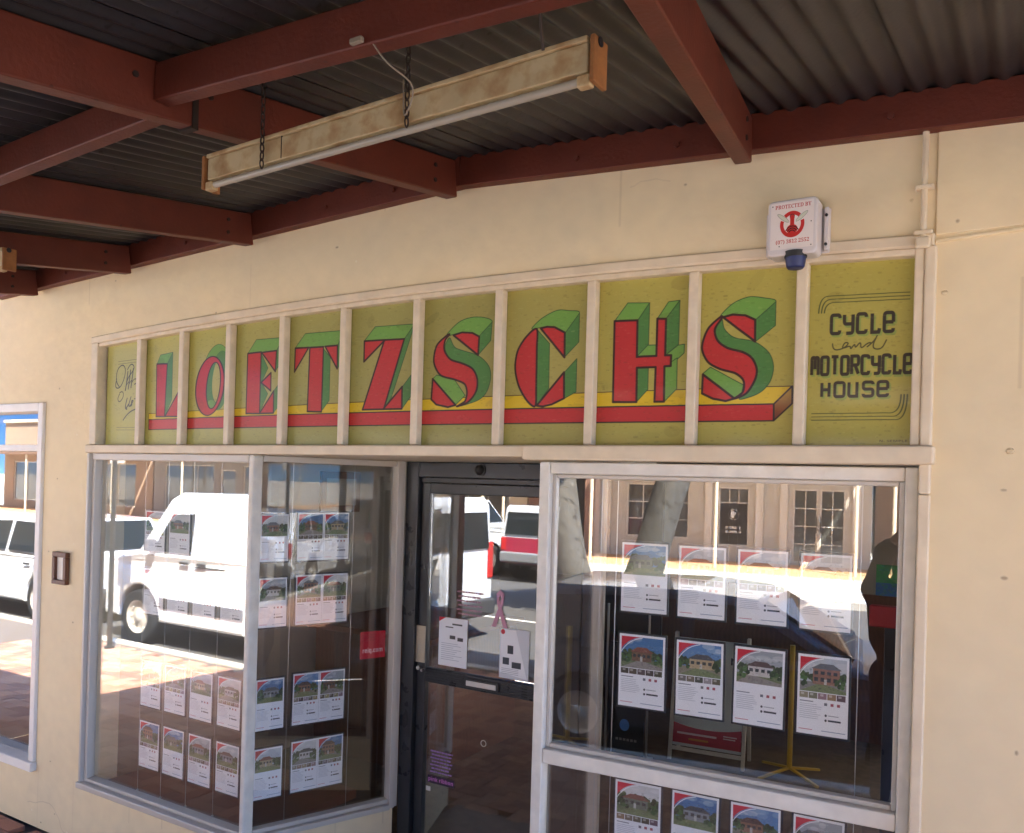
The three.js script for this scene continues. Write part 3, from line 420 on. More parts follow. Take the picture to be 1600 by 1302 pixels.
{
  const a = thing('alarm_box', 'white security alarm box with red bee emblem and blue strobe above the sign', 'alarm');
  const pl = S({ color: lin(0.68, 0.63, 0.62), roughness: 0.45 }); a.scale.setScalar(0.86); a.position.set(4.02 * 0.14, 3.075 * 0.14, 0.0);
  const s = new THREE.Shape(); const w = 0.084, h = 0.098, r = 0.014; s.moveTo(-w + r, -h); s.lineTo(w - r, -h); s.quadraticCurveTo(w, -h, w, -h + r); s.lineTo(w, h - r); s.quadraticCurveTo(w, h, w - r, h); s.lineTo(-w + r, h); s.quadraticCurveTo(-w, h, -w, h - r); s.lineTo(-w, -h + r); s.quadraticCurveTo(-w, -h, -w + r, -h);
  mesh('cover', new THREE.ExtrudeGeometry(s, { depth: 0.075, bevelSize: 0.008, bevelThickness: 0.01, bevelSegments: 3 }).translate(4.02, 3.052, 0.034), pl, a);
  const f = new THREE.PlaneGeometry(0.158, 0.176).translate(4.02, 3.058, 0.1203); mesh('printed_face', f, S({ map: alarmTex, roughness: 0.45 }), a);
  const bp = mesh('back_plate', bx(3.905, 4.14, 2.965, 3.135, 0.012, 0.023, 0.004), pl, a);
  for (const x of [3.914, 4.13]) mesh('flange', bx(x - 0.008, x + 0.008, 2.968, 3.132, 0.0235, 0.05, 0.004), pl, bp);
  for (const y of [2.99, 3.1]) mesh('screw', new THREE.CylinderGeometry(0.006, 0.006, 0.006, 8).rotateX(Math.PI / 2).translate(4.13, y, 0.052), M.black, bp);
  const st = mesh('strobe', new THREE.LatheGeometry([[0, -0.056], [0.028, -0.056], [0.034, -0.048], [0.039, -0.012]].map(p => new THREE.Vector2(...p)), 20).translate(4.03, 2.955, 0.09), new THREE.MeshPhysicalMaterial({ color: lin(0.02, 0.03, 0.12), roughness: 0.45 }), a);
  mesh('strobe_collar', new THREE.CylinderGeometry(0.044, 0.041, 0.022, 20).translate(4.03, 2.951, 0.09), M.black, a);
  const c = thing('conduit', 'thin cream conduit running down the wall from awning to sign corner', 'conduit');
  mesh('pipe', cyl(4.398, 2.99, 0.022, 0.0095, 0.0095, 0.36), M.trim, c); for (const y of [3.0, 3.14]) mesh('saddle_clip', bx(4.372, 4.424, y, y + 0.014, 0.008, 0.034, 0.003), M.trim, c);
  mesh('elbow_box', bx(4.378, 4.42, 2.955, 2.99, 0.027, 0.05, 0.008), M.trim, c);
  const p = thing('wall_plaque', 'small white plaque in a brown wooden frame on the cream pier', 'plaque');
  mesh('frame', merge([bx(-0.30, -0.157, 1.675, 1.705, 0.001, 0.03, 0.004), bx(-0.30, -0.157, 1.512, 1.538, 0.001, 0.03, 0.004), bx(-0.30, -0.272, 1.5385, 1.6745, 0.001, 0.03, 0.004), bx(-0.185, -0.157, 1.5385, 1.6745, 0.001, 0.03, 0.004)]), M.wood, p);
  mesh('plate', bx(-0.2715, -0.1855, 1.539, 1.674, 0.001, 0.012), M.white, p);
}
{ // neighbouring shop window
  const w = thing('neighbour_window', 'white framed shop window with a transom bar beyond the cream pier', 'window');
  const wp = S({ map: tone(256, 0.8, 10, 5, [236, 230, 220], 0.03), roughness: 0.45 });
  mesh('frame', merge([bx(-0.515, -0.463, 0.40, 2.609, -0.12, 0.02, 0.006), bx(-2.299, -2.23, 0.40, 2.609, -0.12, 0.02, 0.006), bx(-2.229, -0.516, 2.555, 2.609, -0.12, 0.02, 0.006)]), wp, w);
  mesh('transom_bar', bx(-2.229, -0.516, 2.31, 2.35, -0.1, 0.0, 0.005), wp, w); mesh('mullion', bx(-1.4, -1.36, 0.40, 2.309, -0.1, 0.0, 0.005), wp, w);
  mesh('sill', bx(-2.32, -0.455, 0.341, 0.399, -0.14, 0.04, 0.008), wp, w);
  mesh('glass_pane', bx(-1.359, -0.517, 0.40, 2.309, -0.063, -0.057), M.glass, w); mesh('glass_pane', bx(-2.228, -1.401, 0.40, 2.309, -0.063, -0.057), M.glass, w); mesh('glass_pane', bx(-2.228, -0.517, 2.351, 2.554, -0.063, -0.057), M.glass, w);
}
// ---------------------------------------------------------------- listing cards
const scenes = [['blue sky', '#568cc6'], ['pale sky', '#c9d6de'], ['deep blue sky', '#3f78b4'], ['grey sky', '#aab4ba'], ['white sky', '#e6e8e6']];
const subjects = [['tree-fringed brick house', '#9a6a4c', 1], ['white weatherboard house', '#e2e0d8', 2], ['green lawn and grey house', '#8d9296', 3], ['sandstone villa', '#c8b083', 1], ['leafy garden cottage', '#6f7a66', 4], ['brown timber house', '#7a573c', 2], ['two storey brick house', '#a3705a', 5]];
const cardTex = [], cardName = [];
for (let k = 0; k < 15; k++) {
  const [sn, sc] = scenes[(k * 3 + 1) % 5], [bn, bc, kind] = subjects[(k * 5 + 2) % 7]; cardName.push(`${bn} under ${sn}`);
  cardTex.push(canvasTex(224, 320, (g, w, h) => {
    g.fillStyle = '#f3f5f6'; g.fillRect(0, 0, w, h); const px = 10, py = 10, pw = w - 20, ph = 138;
    g.save(); g.beginPath(); g.rect(px, py, pw, ph); g.clip();
    g.fillStyle = sc; g.fillRect(px, py, pw, ph);
    for (let i = 0; i < 7; i++) { g.fillStyle = `rgba(255,255,255,${0.15 + 0.3 * rnd()})`; g.beginPath(); g.ellipse(px + pw * rnd(), py + 40 * rnd(), 14 + 34 * rnd(), 5 + 8 * rnd(), 0, 0, 7); g.fill(); }
    for (let i = 0; i < 70; i++) { const q = 40 + 60 * rnd(); g.fillStyle = `rgb(${q * 0.7 | 0},${q | 0},${q * 0.45 | 0})`; g.beginPath(); g.arc(px + pw * rnd(), py + 62 + 26 * rnd() - (kind === 4 ? 16 * rnd() : 0), 4 + 9 * rnd(), 0, 7); g.fill(); }
    g.fillStyle = kind === 1 ? '#8f8a72' : kind === 5 ? '#8a8a84' : '#6f7d4c'; g.fillRect(px, py + 98, pw, 50); g.fillStyle = kind === 2 ? '#9b948a' : '#7c8c58'; g.beginPath(); g.moveTo(px, py + 138); g.lineTo(px + pw * rr(0.2, 0.6), py + 100); g.lineTo(px + pw, py + 126); g.lineTo(px + pw, py + 140); g.lineTo(px, py + 140); g.fill();
    const hx = px + pw * rr(0.1, 0.3), hw = pw * rr(0.45, 0.62), hy = py + (kind === 5 ? 44 : 66), hh = kind === 5 ? 62 : 40;
    g.fillStyle = bc; g.fillRect(hx, hy, hw, hh); g.fillStyle = ['#5a4238', '#6a6f74', '#8a4a38', '#4a4e52'][k % 4]; g.beginPath(); g.moveTo(hx - 9, hy); g.lineTo(hx + hw * 0.28, hy - 22); g.lineTo(hx + hw * 0.75, hy - 22); g.lineTo(hx + hw + 9, hy); g.fill();
    g.fillStyle = '#2f3538'; for (let i = 0; i < 4; i++) { g.fillRect(hx + 6 + i * hw / 4.2, hy + 9, hw / 7, 13); if (kind === 5) g.fillRect(hx + 6 + i * hw / 4.2, hy + 34, hw / 7, 16); } g.fillStyle = '#d8d4c8'; g.fillRect(hx + hw * 0.42, hy + hh - 22, 12, 22);
    for (let i = 0; i < 26; i++) { const q = 50 + 70 * rnd(); g.fillStyle = `rgb(${q * 0.6 | 0},${q | 0},${q * 0.4 | 0})`; g.beginPath(); g.arc(px + pw * (rnd() < 0.5 ? rnd() * 0.25 : 1 - rnd() * 0.25), py + 80 + 30 * rnd(), 3 + 8 * rnd(), 0, 7); g.fill(); }
    for (let i = 0; i < 420; i++) { const q = rnd() < 0.5; g.fillStyle = q ? `rgba(30,28,24,${0.05 + 0.2 * rnd()})` : `rgba(235,230,215,${0.04 + 0.16 * rnd()})`; g.fillRect(px + pw * rnd(), py + 30 + ph * rnd(), 2 + 9 * rnd(), 1 + 5 * rnd()); } g.fillStyle = 'rgba(110,108,104,.18)'; g.fillRect(px, py, pw, ph); g.restore();
    g.fillStyle = '#cf2339'; g.beginPath(); g.moveTo(px, py); g.lineTo(px + 92, py); g.quadraticCurveTo(px + 30, py + 12, px, py + 58); g.fill(); g.strokeStyle = '#ffffff'; g.lineWidth = 3; g.beginPath(); g.moveTo(px + 104, py + 2); g.quadraticCurveTo(px + 34, py + 14, px, py + 70); g.stroke();
    if (k % 3 !== 1) for (let i = 0; i < 5; i++) { const q = 70 + 90 * rnd(); g.fillStyle = `rgb(${q | 0},${q * rr(0.8, 1) | 0},${q * rr(0.6, 1) | 0})`; g.fillRect(px + i * 41, py + ph + 3, 38, 24); g.fillStyle = `rgba(240,240,235,.5)`; g.fillRect(px + i * 41 + 6 * rnd() + 4, py + ph + 6, 14, 9); }
    g.fillStyle = '#8a8d92'; g.fillRect(px + 2, 186, 60, 4); g.fillStyle = '#c2c5ca'; for (let i = 0; i < 8; i++) g.fillRect(px + 2, 198 + i * 8, 70 + 28 * rnd(), 2.4);
    g.fillStyle = '#70747a'; for (let i = 0; i < 3; i++) { g.fillRect(120 + i * 28, 188, 13, 11); g.fillStyle = '#a7545c'; }
    g.fillStyle = '#4a4d52'; g.beginPath(); g.arc(128, 238, 5, 0, 7); g.fill(); g.fillStyle = '#9a9da2'; g.fillRect(138, 236, 46, 3); g.fillStyle = '#34373c'; g.beginPath(); g.arc(128, 258, 5, 0, 7); g.fill(); g.fillRect(138, 254, 56, 7);
    g.fillStyle = '#c9646e'; g.fillRect(px, 300, 60, 2.5); g.fillStyle = '#7287a0'; g.fillRect(px + 100, 300, 104, 2.5);
  }));
}
const cardMat = cardTex.map(t => S({ map: t, roughness: 0.55 })), cardBack = S({ color: lin(0.03, 0.03, 0.035), roughness: 0.4 });
let cardNo = 0;
function inPlane(P, g) { const [ax, az, bx_, bz] = P, dx = bx_ - ax, dz = bz - az, L = Math.hypot(dx, dz); g.applyMatrix4(new THREE.Matrix4().makeBasis(V(dx / L, 0, dz / L), V(0, 1, 0), V(-dz / L, 0, dx / L))); g.translate(ax, 0, az); return g; }
function card(P, t0, t1, y0, y1, d, n, where) {
  const ks = Array.from({ length: n }, () => cardNo++ % 15);
  const t = thing('listing_card', `${n > 1 ? 'double ' : ''}${cardName[ks[0]]}, ${where}`, 'card', 'property cards hung in the windows');
  const tw = rr(-0.009, 0.009), cx = (t0 + t1) / 2, tip = g => inPlane(P, g.translate(-cx, -y1, 0).rotateZ(tw).translate(cx, y1, 0));
  mesh('holder', tip(bx(t0 - 0.007, t1 + 0.007, y0 - 0.008, y1 + 0.008, d - 0.006, d, 0.002)), cardBack, t);
  for (let i = 0; i < n; i++) { const w = (t1 - t0) / n, a = t0 + i * w + (i ? 0.001 : 0), b = t0 + (i + 1) * w; mesh('printed_sheet', tip(bxUV(a, b, y0, y1, d + 0.0005, d + 0.0015)), cardMat[ks[i]], t); }
  return t;
}
function bxUV(x0, x1, y0, y1, z0, z1) { const g = new THREE.BoxGeometry(x1 - x0, y1 - y0, z1 - z0); g.translate((x0 + x1) / 2, (y0 + y1) / 2, (z0 + z1) / 2); return g; }
const FR = [0, 0, 1, 0], wordOf = ['top', 'second', 'third', 'bottom'], colOf = ['first', 'second', 'third', 'fourth'];
const wires = [];
function cable(P, t, y0, y1, d, label) { const c = thing('display_cable', label, 'cable', 'thin steel cables carrying the cards'); mesh('wire', inPlane(P, cyl(t, y0, d, 0.0016, 0.0016, y1 - y0, 6)), M.steel, c); for (const y of [y0, y1 - 0.03]) mesh('grip', inPlane(P, cyl(t, y, d, 0.006, 0.006, 0.03, 10)), M.steel, c); }
[[1.98, 1.735], [1.652, 1.395], [1.13, 0.872], [0.785, 0.525]].forEach(([y1, y0], r) => [[0.413, 0.587], [0.625, 0.80], [0.843, 1.022], [1.068, 1.243]].forEach(([a, b], c) => card(FR, a, b, y0, y1, -0.1, 1, `${wordOf[r]} row left window, ${colOf[c]} from pier`)));
[0.40, 0.606, 0.822, 1.045, 1.262].forEach((t, i) => cable(FR, t, 0.355, 2.36, -0.104, ['thin steel cable in left window beside the first cards from the pier', 'thin steel cable in left window between first and second card columns', 'thin steel cable in left window between second and third card columns', 'thin steel cable in left window between third and fourth card columns', 'thin steel cable in left window between cards and white corner post'][i]));
[[2.0, 1.755], [1.67, 1.415], [1.147, 0.885], [0.79, 0.53]].forEach(([y1, y0], r) => { card(G2, 0.05, 0.20, y0, y1, -0.07, 1, `${wordOf[r]} row of splayed window by post`); card(G2, 0.25, 0.545, y0, y1 + 0.008, -0.07, 2, `${wordOf[r]} row of splayed window by door`); });
[0.222, 0.575].forEach((t, i) => cable(G2, t, 0.355, 2.32, -0.076, ['thin steel cable in splayed window between single and double cards', 'thin steel cable in splayed window on door side of the double cards'][i]));
[[1.983, 1.72], [1.633, 1.358], [1.072, 0.80]].forEach(([y1, y0], r) => [[0.30, 0.48], [0.524, 0.697], [0.74, 0.913], [0.957, 1.123]].forEach(([a, b], c) => card(GR, a, b, y0, y1, -0.12, 1, `${['top', 'second', 'lowest'][r]} row right window, ${colOf[c]} from door`)));
[0.21, 0.275, 1.15].forEach((t, i) => cable(GR, t, 0.33, 2.36, -0.126, ['thin steel cable in right window nearest to the door side', 'thin steel cable in right window touching the first card column', 'thin steel cable in right window past the fourth card column'][i]));
// ---------------------------------------------------------------- notices and stickers
function sticker(name, label, P, t0, t1, y0, y1, d, draw, w = 256, h = 256, opt = {}) {
  const t = thing(name, label, 'notice'); const mat = S({ map: canvasTex(w, h, draw), roughness: 0.5, ...opt });
  mesh('sheet', inPlane(P, bxUV(t0, t1, y0, y1, d, d + 0.0015)), mat, t); return t;
}
sticker('red_sticker', 'red sticker reading reiq.com on the splayed window next to the door', G2, 0.62, 0.775, 1.2, 1.35, -0.045, (g, w, h) => { g.fillStyle = '#c81f33'; g.fillRect(0, 0, w, h); g.fillStyle = '#a01828'; for (let i = 0; i < 3; i++) g.fillRect(20, 30 + i * 26, 150, 6); g.fillStyle = '#f5e3e3'; g.font = 'bold 62px sans-serif'; g.fillText('reiq.com', 24, 200, 210); });
const DF = [0, DZ - 0.0165, 1, DZ - 0.0165];
sticker('door_notice', 'white listing sheet with a red corner taped to the door glass, left one', DF, 1.935, 2.125, 1.18, 1.446, 0.001, (g, w, h) => { g.fillStyle = '#eef0f3'; g.fillRect(0, 0, w, h); g.fillStyle = '#cf2339'; g.beginPath(); g.moveTo(0, 0); g.lineTo(60, 0); g.lineTo(0, 34); g.fill(); g.fillStyle = '#555'; g.fillRect(120, 40, 90, 12); g.fillRect(60, 66, 70, 8); g.fillStyle = '#3b3d42'; g.fillRect(100, 130, 50, 26); g.fillRect(170, 140, 50, 26); g.fillStyle = '#b9bdc4'; for (let i = 0; i < 9; i++) g.fillRect(24, 190 + i * 15, 150 + 40 * Math.sin(i * 2.4), 4); }, 256, 360);
sticker('door_notice', 'white sheet with three dark photographs taped askew to the door glass', DF, 2.335, 2.515, 1.168, 1.43, 0.001, (g, w, h) => { g.fillStyle = '#d9dbe0'; g.fillRect(0, 0, w, h); g.fillStyle = '#f4f5f8'; g.beginPath(); g.moveTo(6, 6); g.lineTo(140, 6); g.lineTo(244, 350); g.lineTo(6, 320); g.fill(); g.fillStyle = '#cf2339'; g.beginPath(); g.arc(26, 26, 18, 0, 7); g.fill(); g.fillStyle = '#3a3f48'; g.fillRect(70, 120, 50, 60); g.fillRect(30, 210, 56, 50); g.fillRect(110, 236, 80, 44); g.fillStyle = '#a8acb4'; for (let i = 0; i < 4; i++) g.fillRect(20, 288 + i * 12, 150, 3); }, 256, 360);
{ // pink ribbon decal: two crossing bands
  const t = thing('ribbon_sticker', 'pink looped ribbon sticker on the upper door glass', 'sticker'); const pk = S({ color: lin(0.62, 0.3, 0.42), roughness: 0.5 });
  const s = new THREE.Shape(); s.moveTo(-0.045, -0.1); s.lineTo(-0.022, -0.1); s.lineTo(0.04, 0.06); s.quadraticCurveTo(0.03, 0.1, 0, 0.1); s.quadraticCurveTo(-0.03, 0.1, -0.04, 0.06); s.lineTo(0.022, -0.1); s.lineTo(0.045, -0.1); s.lineTo(-0.016, 0.055); s.quadraticCurveTo(-0.01, 0.078, 0, 0.078); s.quadraticCurveTo(0.01, 0.078, 0.016, 0.055); s.closePath();
  const band = sg => { const q = new THREE.Shape(); [[-0.05, -0.1], [-0.024, -0.1], [0.02, 0.03], [0.024, 0.075], [0, 0.1], [-0.026, 0.075], [-0.022, 0.06], [0, 0.07], [0.008, 0.055], [-0.004, 0.02]].forEach(([x, y], i) => i ? q.lineTo(x * sg, y) : q.moveTo(x * sg, y)); return new THREE.ExtrudeGeometry(q, { depth: 0.001, bevelEnabled: false }); };
  mesh('band', band(1).translate(2.33, 1.53, DZ - 0.0155), pk, t); mesh('band', band(-1).translate(2.33, 1.53, DZ - 0.0142), pk, t);
}
{ // thin lettering cut from film, on the door glass
  const bars = (t, x0, x1, y1, n, h, gap, m) => { for (let i = 0; i < n; i++) { let x = x0 + (i % 2) * 0.01; const parts = []; while (x < x1 - (i % 3) * 0.015) { const w = rr(0.008, 0.026); parts.push(bx(x, Math.min(x1, x + w), y1 - i * gap - h * rr(0.75, 1), y1 - i * gap, DZ - 0.0165, DZ - 0.0155)); x += w + 0.005; } mesh('text_line', merge(parts), m, t); } };
  bars(thing('door_lettering', 'rows of small pink lettering on the upper door glass', 'lettering'), 2.05, 2.22, 1.60, 6, 0.010, 0.024, S({ color: lin(0.5, 0.27, 0.33), roughness: 0.6 }));
  const t = thing('purple_lettering', 'block of purple lettering with pink ribbon heading low on door glass', 'lettering'); bars(t, 1.90, 2.05, 0.70, 7, 0.009, 0.019, S({ color: lin(0.36, 0.2, 0.46), roughness: 0.6 }));
  mesh('pink_ribbon_words', inPlane(DF, bxUV(1.885, 2.065, 0.518, 0.56, 0.001, 0.0025)), S({ map: canvasTex(256, 64, (g, w, h) => { g.fillStyle = '#3a2a3a'; g.fillRect(0, 0, w, h); g.fillStyle = '#c977c0'; g.font = 'bold 46px sans-serif'; g.fillText('pink ribbon', 6, 46, 244); }), roughness: 0.6 }), t);
  const r = thing('ring_sticker', 'small pale ring sticker on the lower door glass', 'sticker'); mesh('ring', new THREE.TorusGeometry(0.016, 0.0025, 6, 24).translate(2.25, 0.80, DZ - 0.014), M.white, r);
  const s = thing('corner_sticker', 'small white label at the bottom corner of the door glass', 'sticker'); mesh('label', bx(1.875, 1.905, 0.47, 0.495, DZ - 0.0165, DZ - 0.0155), M.white, s);
}
// ---------------------------------------------------------------- things inside the shop
{
  const a = thing('sandwich_board', 'white folding board with a red lower band standing on the shop floor', 'board', null, [2.57, 0, -3.62], 0.1);
  const face = canvasTex(512, 760, (g, w, h) => { g.fillStyle = '#cfd8d4'; g.fillRect(0, 0, w, h); g.fillStyle = '#3a3f44'; g.font = 'bold 90px sans-serif'; g.fillText('na', 400, 160); g.fillStyle = '#b8343f'; g.beginPath(); g.moveTo(0, 600); g.quadraticCurveTo(250, 660, 512, 600); g.lineTo(512, 740); g.lineTo(0, 740); g.fill(); g.fillStyle = '#e9cfc9'; g.fillRect(30, 664, 300, 14); g.fillRect(380, 650, 100, 8); g.fillRect(380, 666, 90, 8); g.fillStyle = '#c98a3a'; g.fillRect(120, 700, 150, 14); });
  const p = mesh('panel', bxUV(-0.27, 0.27, 0.12, 0.98, -0.008, 0.008).rotateX(-0.14), S({ map: face, roughness: 0.5 }), a);
  for (const x of [-0.29, 0.29]) { mesh('leg', bx(x - 0.014, x + 0.014, 0, 1.02, -0.014, 0.014, 0.004).rotateX(-0.14), M.white, a); mesh('leg', bx(x - 0.014, x + 0.014, 0, 1.02, -0.014, 0.014, 0.004).rotateX(0.14).translate(0, 0, -0.29), M.white, a); }
  mesh('cross_bar', bx(-0.275, 0.275, 0.08, 0.11, -0.01, 0.01, 0.004).rotateX(-0.14), M.white, a);
  const y = thing('yellow_stand', 'yellow pole stand with crossed feet on the shop floor', 'stand', null, [3.19, 0, -3.75]);
  mesh('pole', cyl(0, 0.06, 0, 0.02, 0.02, 0.95), M.yellow, y); for (const r of [0.4, 1.45, 2.5, 3.55]) mesh('foot', beam(V(0, 0.07, 0), V(0.3 * Math.cos(r * 1.5), 0.02, 0.3 * Math.sin(r * 1.5)), 0.025, 0.018), M.yellow, y);
  const b = thing('leaflet_stand', 'black leaflet panel in a steel frame on the shop floor', 'stand', null, [2.02, 0, -3.3], 0.1);
  mesh('panel', bxUV(-0.15, 0.15, 0.06, 0.95, -0.01, 0.01), S({ map: canvasTex(256, 640, (g, w, h) => { g.fillStyle = '#2c2826'; g.fillRect(0, 0, w, h); g.fillStyle = '#4a82d0'; g.beginPath(); g.arc(120, 470, 34, 0, 7); g.fill(); g.fillStyle = '#9a958c'; for (let i = 0; i < 6; i++) g.fillRect(60 + i * 26, 546, 18, 14); g.fillStyle = '#4a4540'; g.fillRect(50, 60, 150, 30); g.fillRect(50, 110, 140, 30); }), roughness: 0.5 }), b);
  for (const x of [-0.17, 0.17]) mesh('upright', cyl(x, 0, 0, 0.01, 0.01, 1.25, 8), M.steel, b); mesh('base_bar', bx(-0.19, 0.19, 0.0, 0.03, -0.14, 0.14, 0.006), M.steel, b);
  const pic = thing('framed_picture', 'dark framed picture hanging on the inner side wall of the shop', 'picture');
  mesh('frame', bx(-0.349, -0.32, 1.9, 2.25, -2.72, -2.24, 0.008), M.wood, pic); mesh('print', bx(-0.3195, -0.317, 1.96, 2.19, -2.66, -2.3), M.inner, pic);
  const d = thing('reception_desk', 'orange-brown timber desk inside the shop', 'desk', null, [0.35, 0, -2.5]);
  mesh('desk_top', bx(-0.6, 0.65, 0.98, 1.03, -0.9, 0.45, 0.008), M.plinth, d); mesh('desk_front', bx(-0.55, 0.6, 0, 0.978, 0.36, 0.4, 0.004), M.wood, d); mesh('desk_side', bx(0.56, 0.6, 0, 0.978, -0.85, 0.359, 0.004), M.wood, d);
  const id = thing('inner_doorway', 'dark brown timber door in the back wall of the shop', 'door'); mesh('leaf', bx(0.75, 1.6, 0.0, 2.25, -5.099, -5.05, 0.006), S({ color: lin(0.05, 0.028, 0.022), roughness: 0.5 }), id); mesh('knob', new THREE.SphereGeometry(0.03, 12, 8).translate(1.5, 1.05, -5.02), M.steel, id);
  const st = thing('display_poster', 'green and blue poster over a red base at the side of the right window', 'poster');
  mesh('sheet', bxUV(4.16, 4.25, 1.77, 1.9, -0.93, -0.925), S({ map: canvasTex(64, 96, (g, w, h) => { g.fillStyle = '#3f9a5c'; g.fillRect(0, 0, w, h); g.fillStyle = '#3a6fae'; g.fillRect(0, 56, w, 40); for (let i = 0; i < 60; i++) { g.fillStyle = `rgba(${40 + 60 * rnd() | 0},${120 + 60 * rnd() | 0},${90 + 60 * rnd() | 0},.5)`; g.fillRect(rnd() * w, rnd() * h, 8, 6); } }), roughness: 0.5 }), st);
  mesh('base', bx(4.14, 4.34, 1.64, 1.73, -0.95, -0.9, 0.006), M.red, st); mesh('stand', bx(4.2, 4.26, 0, 1.64, -0.95, -0.91, 0.004), M.dark, st); mesh('foot', bx(4.08, 4.38, 0, 0.02, -1.08, -0.8, 0.004), M.dark, st);
}
// ---------------------------------------------------------------- vehicles in the street behind the viewer
const tyreG = new THREE.LatheGeometry([[0.2, -0.095], [0.29, -0.1], [0.318, -0.08], [0.325, -0.04], [0.325, 0.04], [0.318, 0.08], [0.29, 0.1], [0.2, 0.095]].map(p => new THREE.Vector2(...p)), 32).rotateX(Math.PI / 2);
const rimG = merge([new THREE.LatheGeometry([[0.205, 0.09], [0.195, 0.1], [0.18, 0.07], [0.14, 0.055], [0.06, 0.075], [0.045, 0.1], [0.0, 0.1]].map(p => new THREE.Vector2(...p)), 28).rotateX(Math.PI / 2), ...Array.from({ length: 9 }, (_, i) => new THREE.CylinderGeometry(0.018, 0.018, 0.012, 10).rotateX(Math.PI / 2).translate(0.155 * Math.cos(i * 0.698), 0.155 * Math.sin(i * 0.698), 0.066))]);
const autoGlass = new THREE.MeshPhysicalMaterial({ color: lin(0.02, 0.026, 0.028), roughness: 0.04, clearcoat: 1 });
const lampRed = S({ color: lin(0.5, 0.02, 0.02), roughness: 0.2 }), lampClear = S({ color: lin(0.7, 0.72, 0.72), roughness: 0.1 }), plastic = S({ color: lin(0.05, 0.05, 0.052), roughness: 0.6 });
const paint = (r, g, b) => new THREE.MeshPhysicalMaterial({ color: lin(r, g, b), roughness: 0.38, clearcoat: 1, clearcoatRoughness: 0.04 });
function vehicle(name, label, category, pos, ry, o) {
  const t = thing(name, label, category, 'vehicles parked along the street', pos, ry), hw = o.width / 2; t.scale.setScalar(o.scale ?? 1);
  const bend = g => { const p = g.attributes.position; for (let i = 0; i < p.count; i++) { const y = p.getY(i), x = p.getX(i); let k = 1; if (y > o.belt) k -= o.tumble * (y - o.belt) / (o.top - o.belt); k -= 0.06 * Math.max(0, Math.abs(x) / o.half - 0.75) / 0.25; p.setZ(i, p.getZ(i) * k); } g.computeVertexNormals(); return g; };
  const shape = pts => { const s = new THREE.Shape(); pts.forEach(([x, y], i) => i ? s.lineTo(x, y) : s.moveTo(x, y)); s.closePath(); return s; };
  const slab = (s, w, bev = 0.04) => muv(bend(new THREE.ExtrudeGeometry(s, { depth: 2 * w - 2 * bev, bevelSize: bev, bevelThickness: bev, bevelSegments: 2, bevelOffset: -bev, curveSegments: 12 }).translate(0, 0, -w + bev)));
  // lower body with wheel arches
  const s = new THREE.Shape(); const L = o.lower; s.moveTo(L[0][0], o.sill);
  const ax = [...o.axles].sort((a, b) => a - b);
  for (const x of ax) { s.lineTo(x - o.arch, o.sill); for (let k = 1; k < 12; k++) { const a = Math.PI * (1 - k / 12); s.lineTo(x + o.arch * Math.cos(a), o.sill + (o.arch + o.wheelY - o.sill) * Math.sin(a)); } s.lineTo(x + o.arch, o.sill); }
  s.lineTo(L[L.length - 1][0], o.sill); for (let i = L.length - 1; i >= 0; i--) s.lineTo(...L[i]); s.closePath();
  const body = mesh('body', slab(s, hw), o.paint, t);
  mesh('cabin', slab(shape(o.cabin), hw - 0.015), o.cabinPaint ?? o.paint, t);
  mesh('underbody', bx(-o.half + 0.3, o.half - 0.3, o.sill - 0.08, o.sill + 0.1, -hw + 0.18, hw - 0.18), plastic, t);
  for (const w of o.windows) for (const sd of [-1, 1]) { const g = bend(new THREE.ExtrudeGeometry(shape(w), { depth: 0.008, bevelEnabled: false }).translate(0, 0, sd > 0 ? hw - 0.01 : -hw + 0.002)); mesh('side_window', muv(g), autoGlass, t); }
  for (const [a, b, nm] of o.screens) { const m = mesh(nm, muv(bend(beam(V(a[0], a[1], 0), V(b[0], b[1], 0), 2 * hw - 0.28, 0.03, 0))), autoGlass, t); }
  for (const x of ax) for (const sd of [-1, 1]) { const g = new THREE.Group(); g.name = 'wheel'; g.position.set(x, o.wheelR, sd * (hw - 0.11)); g.scale.setScalar(o.wheelR / 0.325); if (sd < 0) g.rotation.y = Math.PI; t.add(g); mesh('tyre', tyreG, M.rubber, g); mesh('rim', rimG, M.alu, g); }
  for (const sd of [-1, 1]) { mesh('headlight', bx(o.head[0] - 0.06, o.head[0] + 0.02, o.head[1], o.head[1] + 0.14, sd * (hw - 0.25) - 0.14, sd * (hw - 0.25) + 0.14, 0.02), lampClear, t); mesh('tail_light', bx(o.tail[0] - 0.02, o.tail[0] + 0.05, o.tail[1], o.tail[1] + o.tail[2], sd * (hw - 0.14) - 0.07, sd * (hw - 0.14) + 0.07, 0.02), lampRed, t); mesh('door_mirror', bx(o.mirror[0], o.mirror[0] + 0.1, o.mirror[1], o.mirror[1] + 0.16, sd * (hw + 0.07) - 0.08, sd * (hw + 0.07) + 0.08, 0.03), plastic, t); }
  mesh('front_bumper', bx(o.half - 0.16, o.half + 0.06, o.sill + 0.02, o.sill + 0.26, -hw + 0.08, hw - 0.08, 0.05), o.bumper ?? plastic, t); mesh('rear_bumper', bx(-o.half - 0.08, -o.half + 0.14, o.sill + 0.02, o.sill + 0.27, -hw + 0.06, hw - 0.06, 0.05), o.bumper ?? plastic, t);
  for (const sx of o.seams) for (const sd of [-1, 1]) { const g = beam(V(sx[0], sx[1], sd * (hw + 0.0015)), V(sx[2], sx[3], sd * (hw + 0.0015)), 0.004, 0.012, 0); mesh('door_gap', muv(bend(g)), M.black, t); }
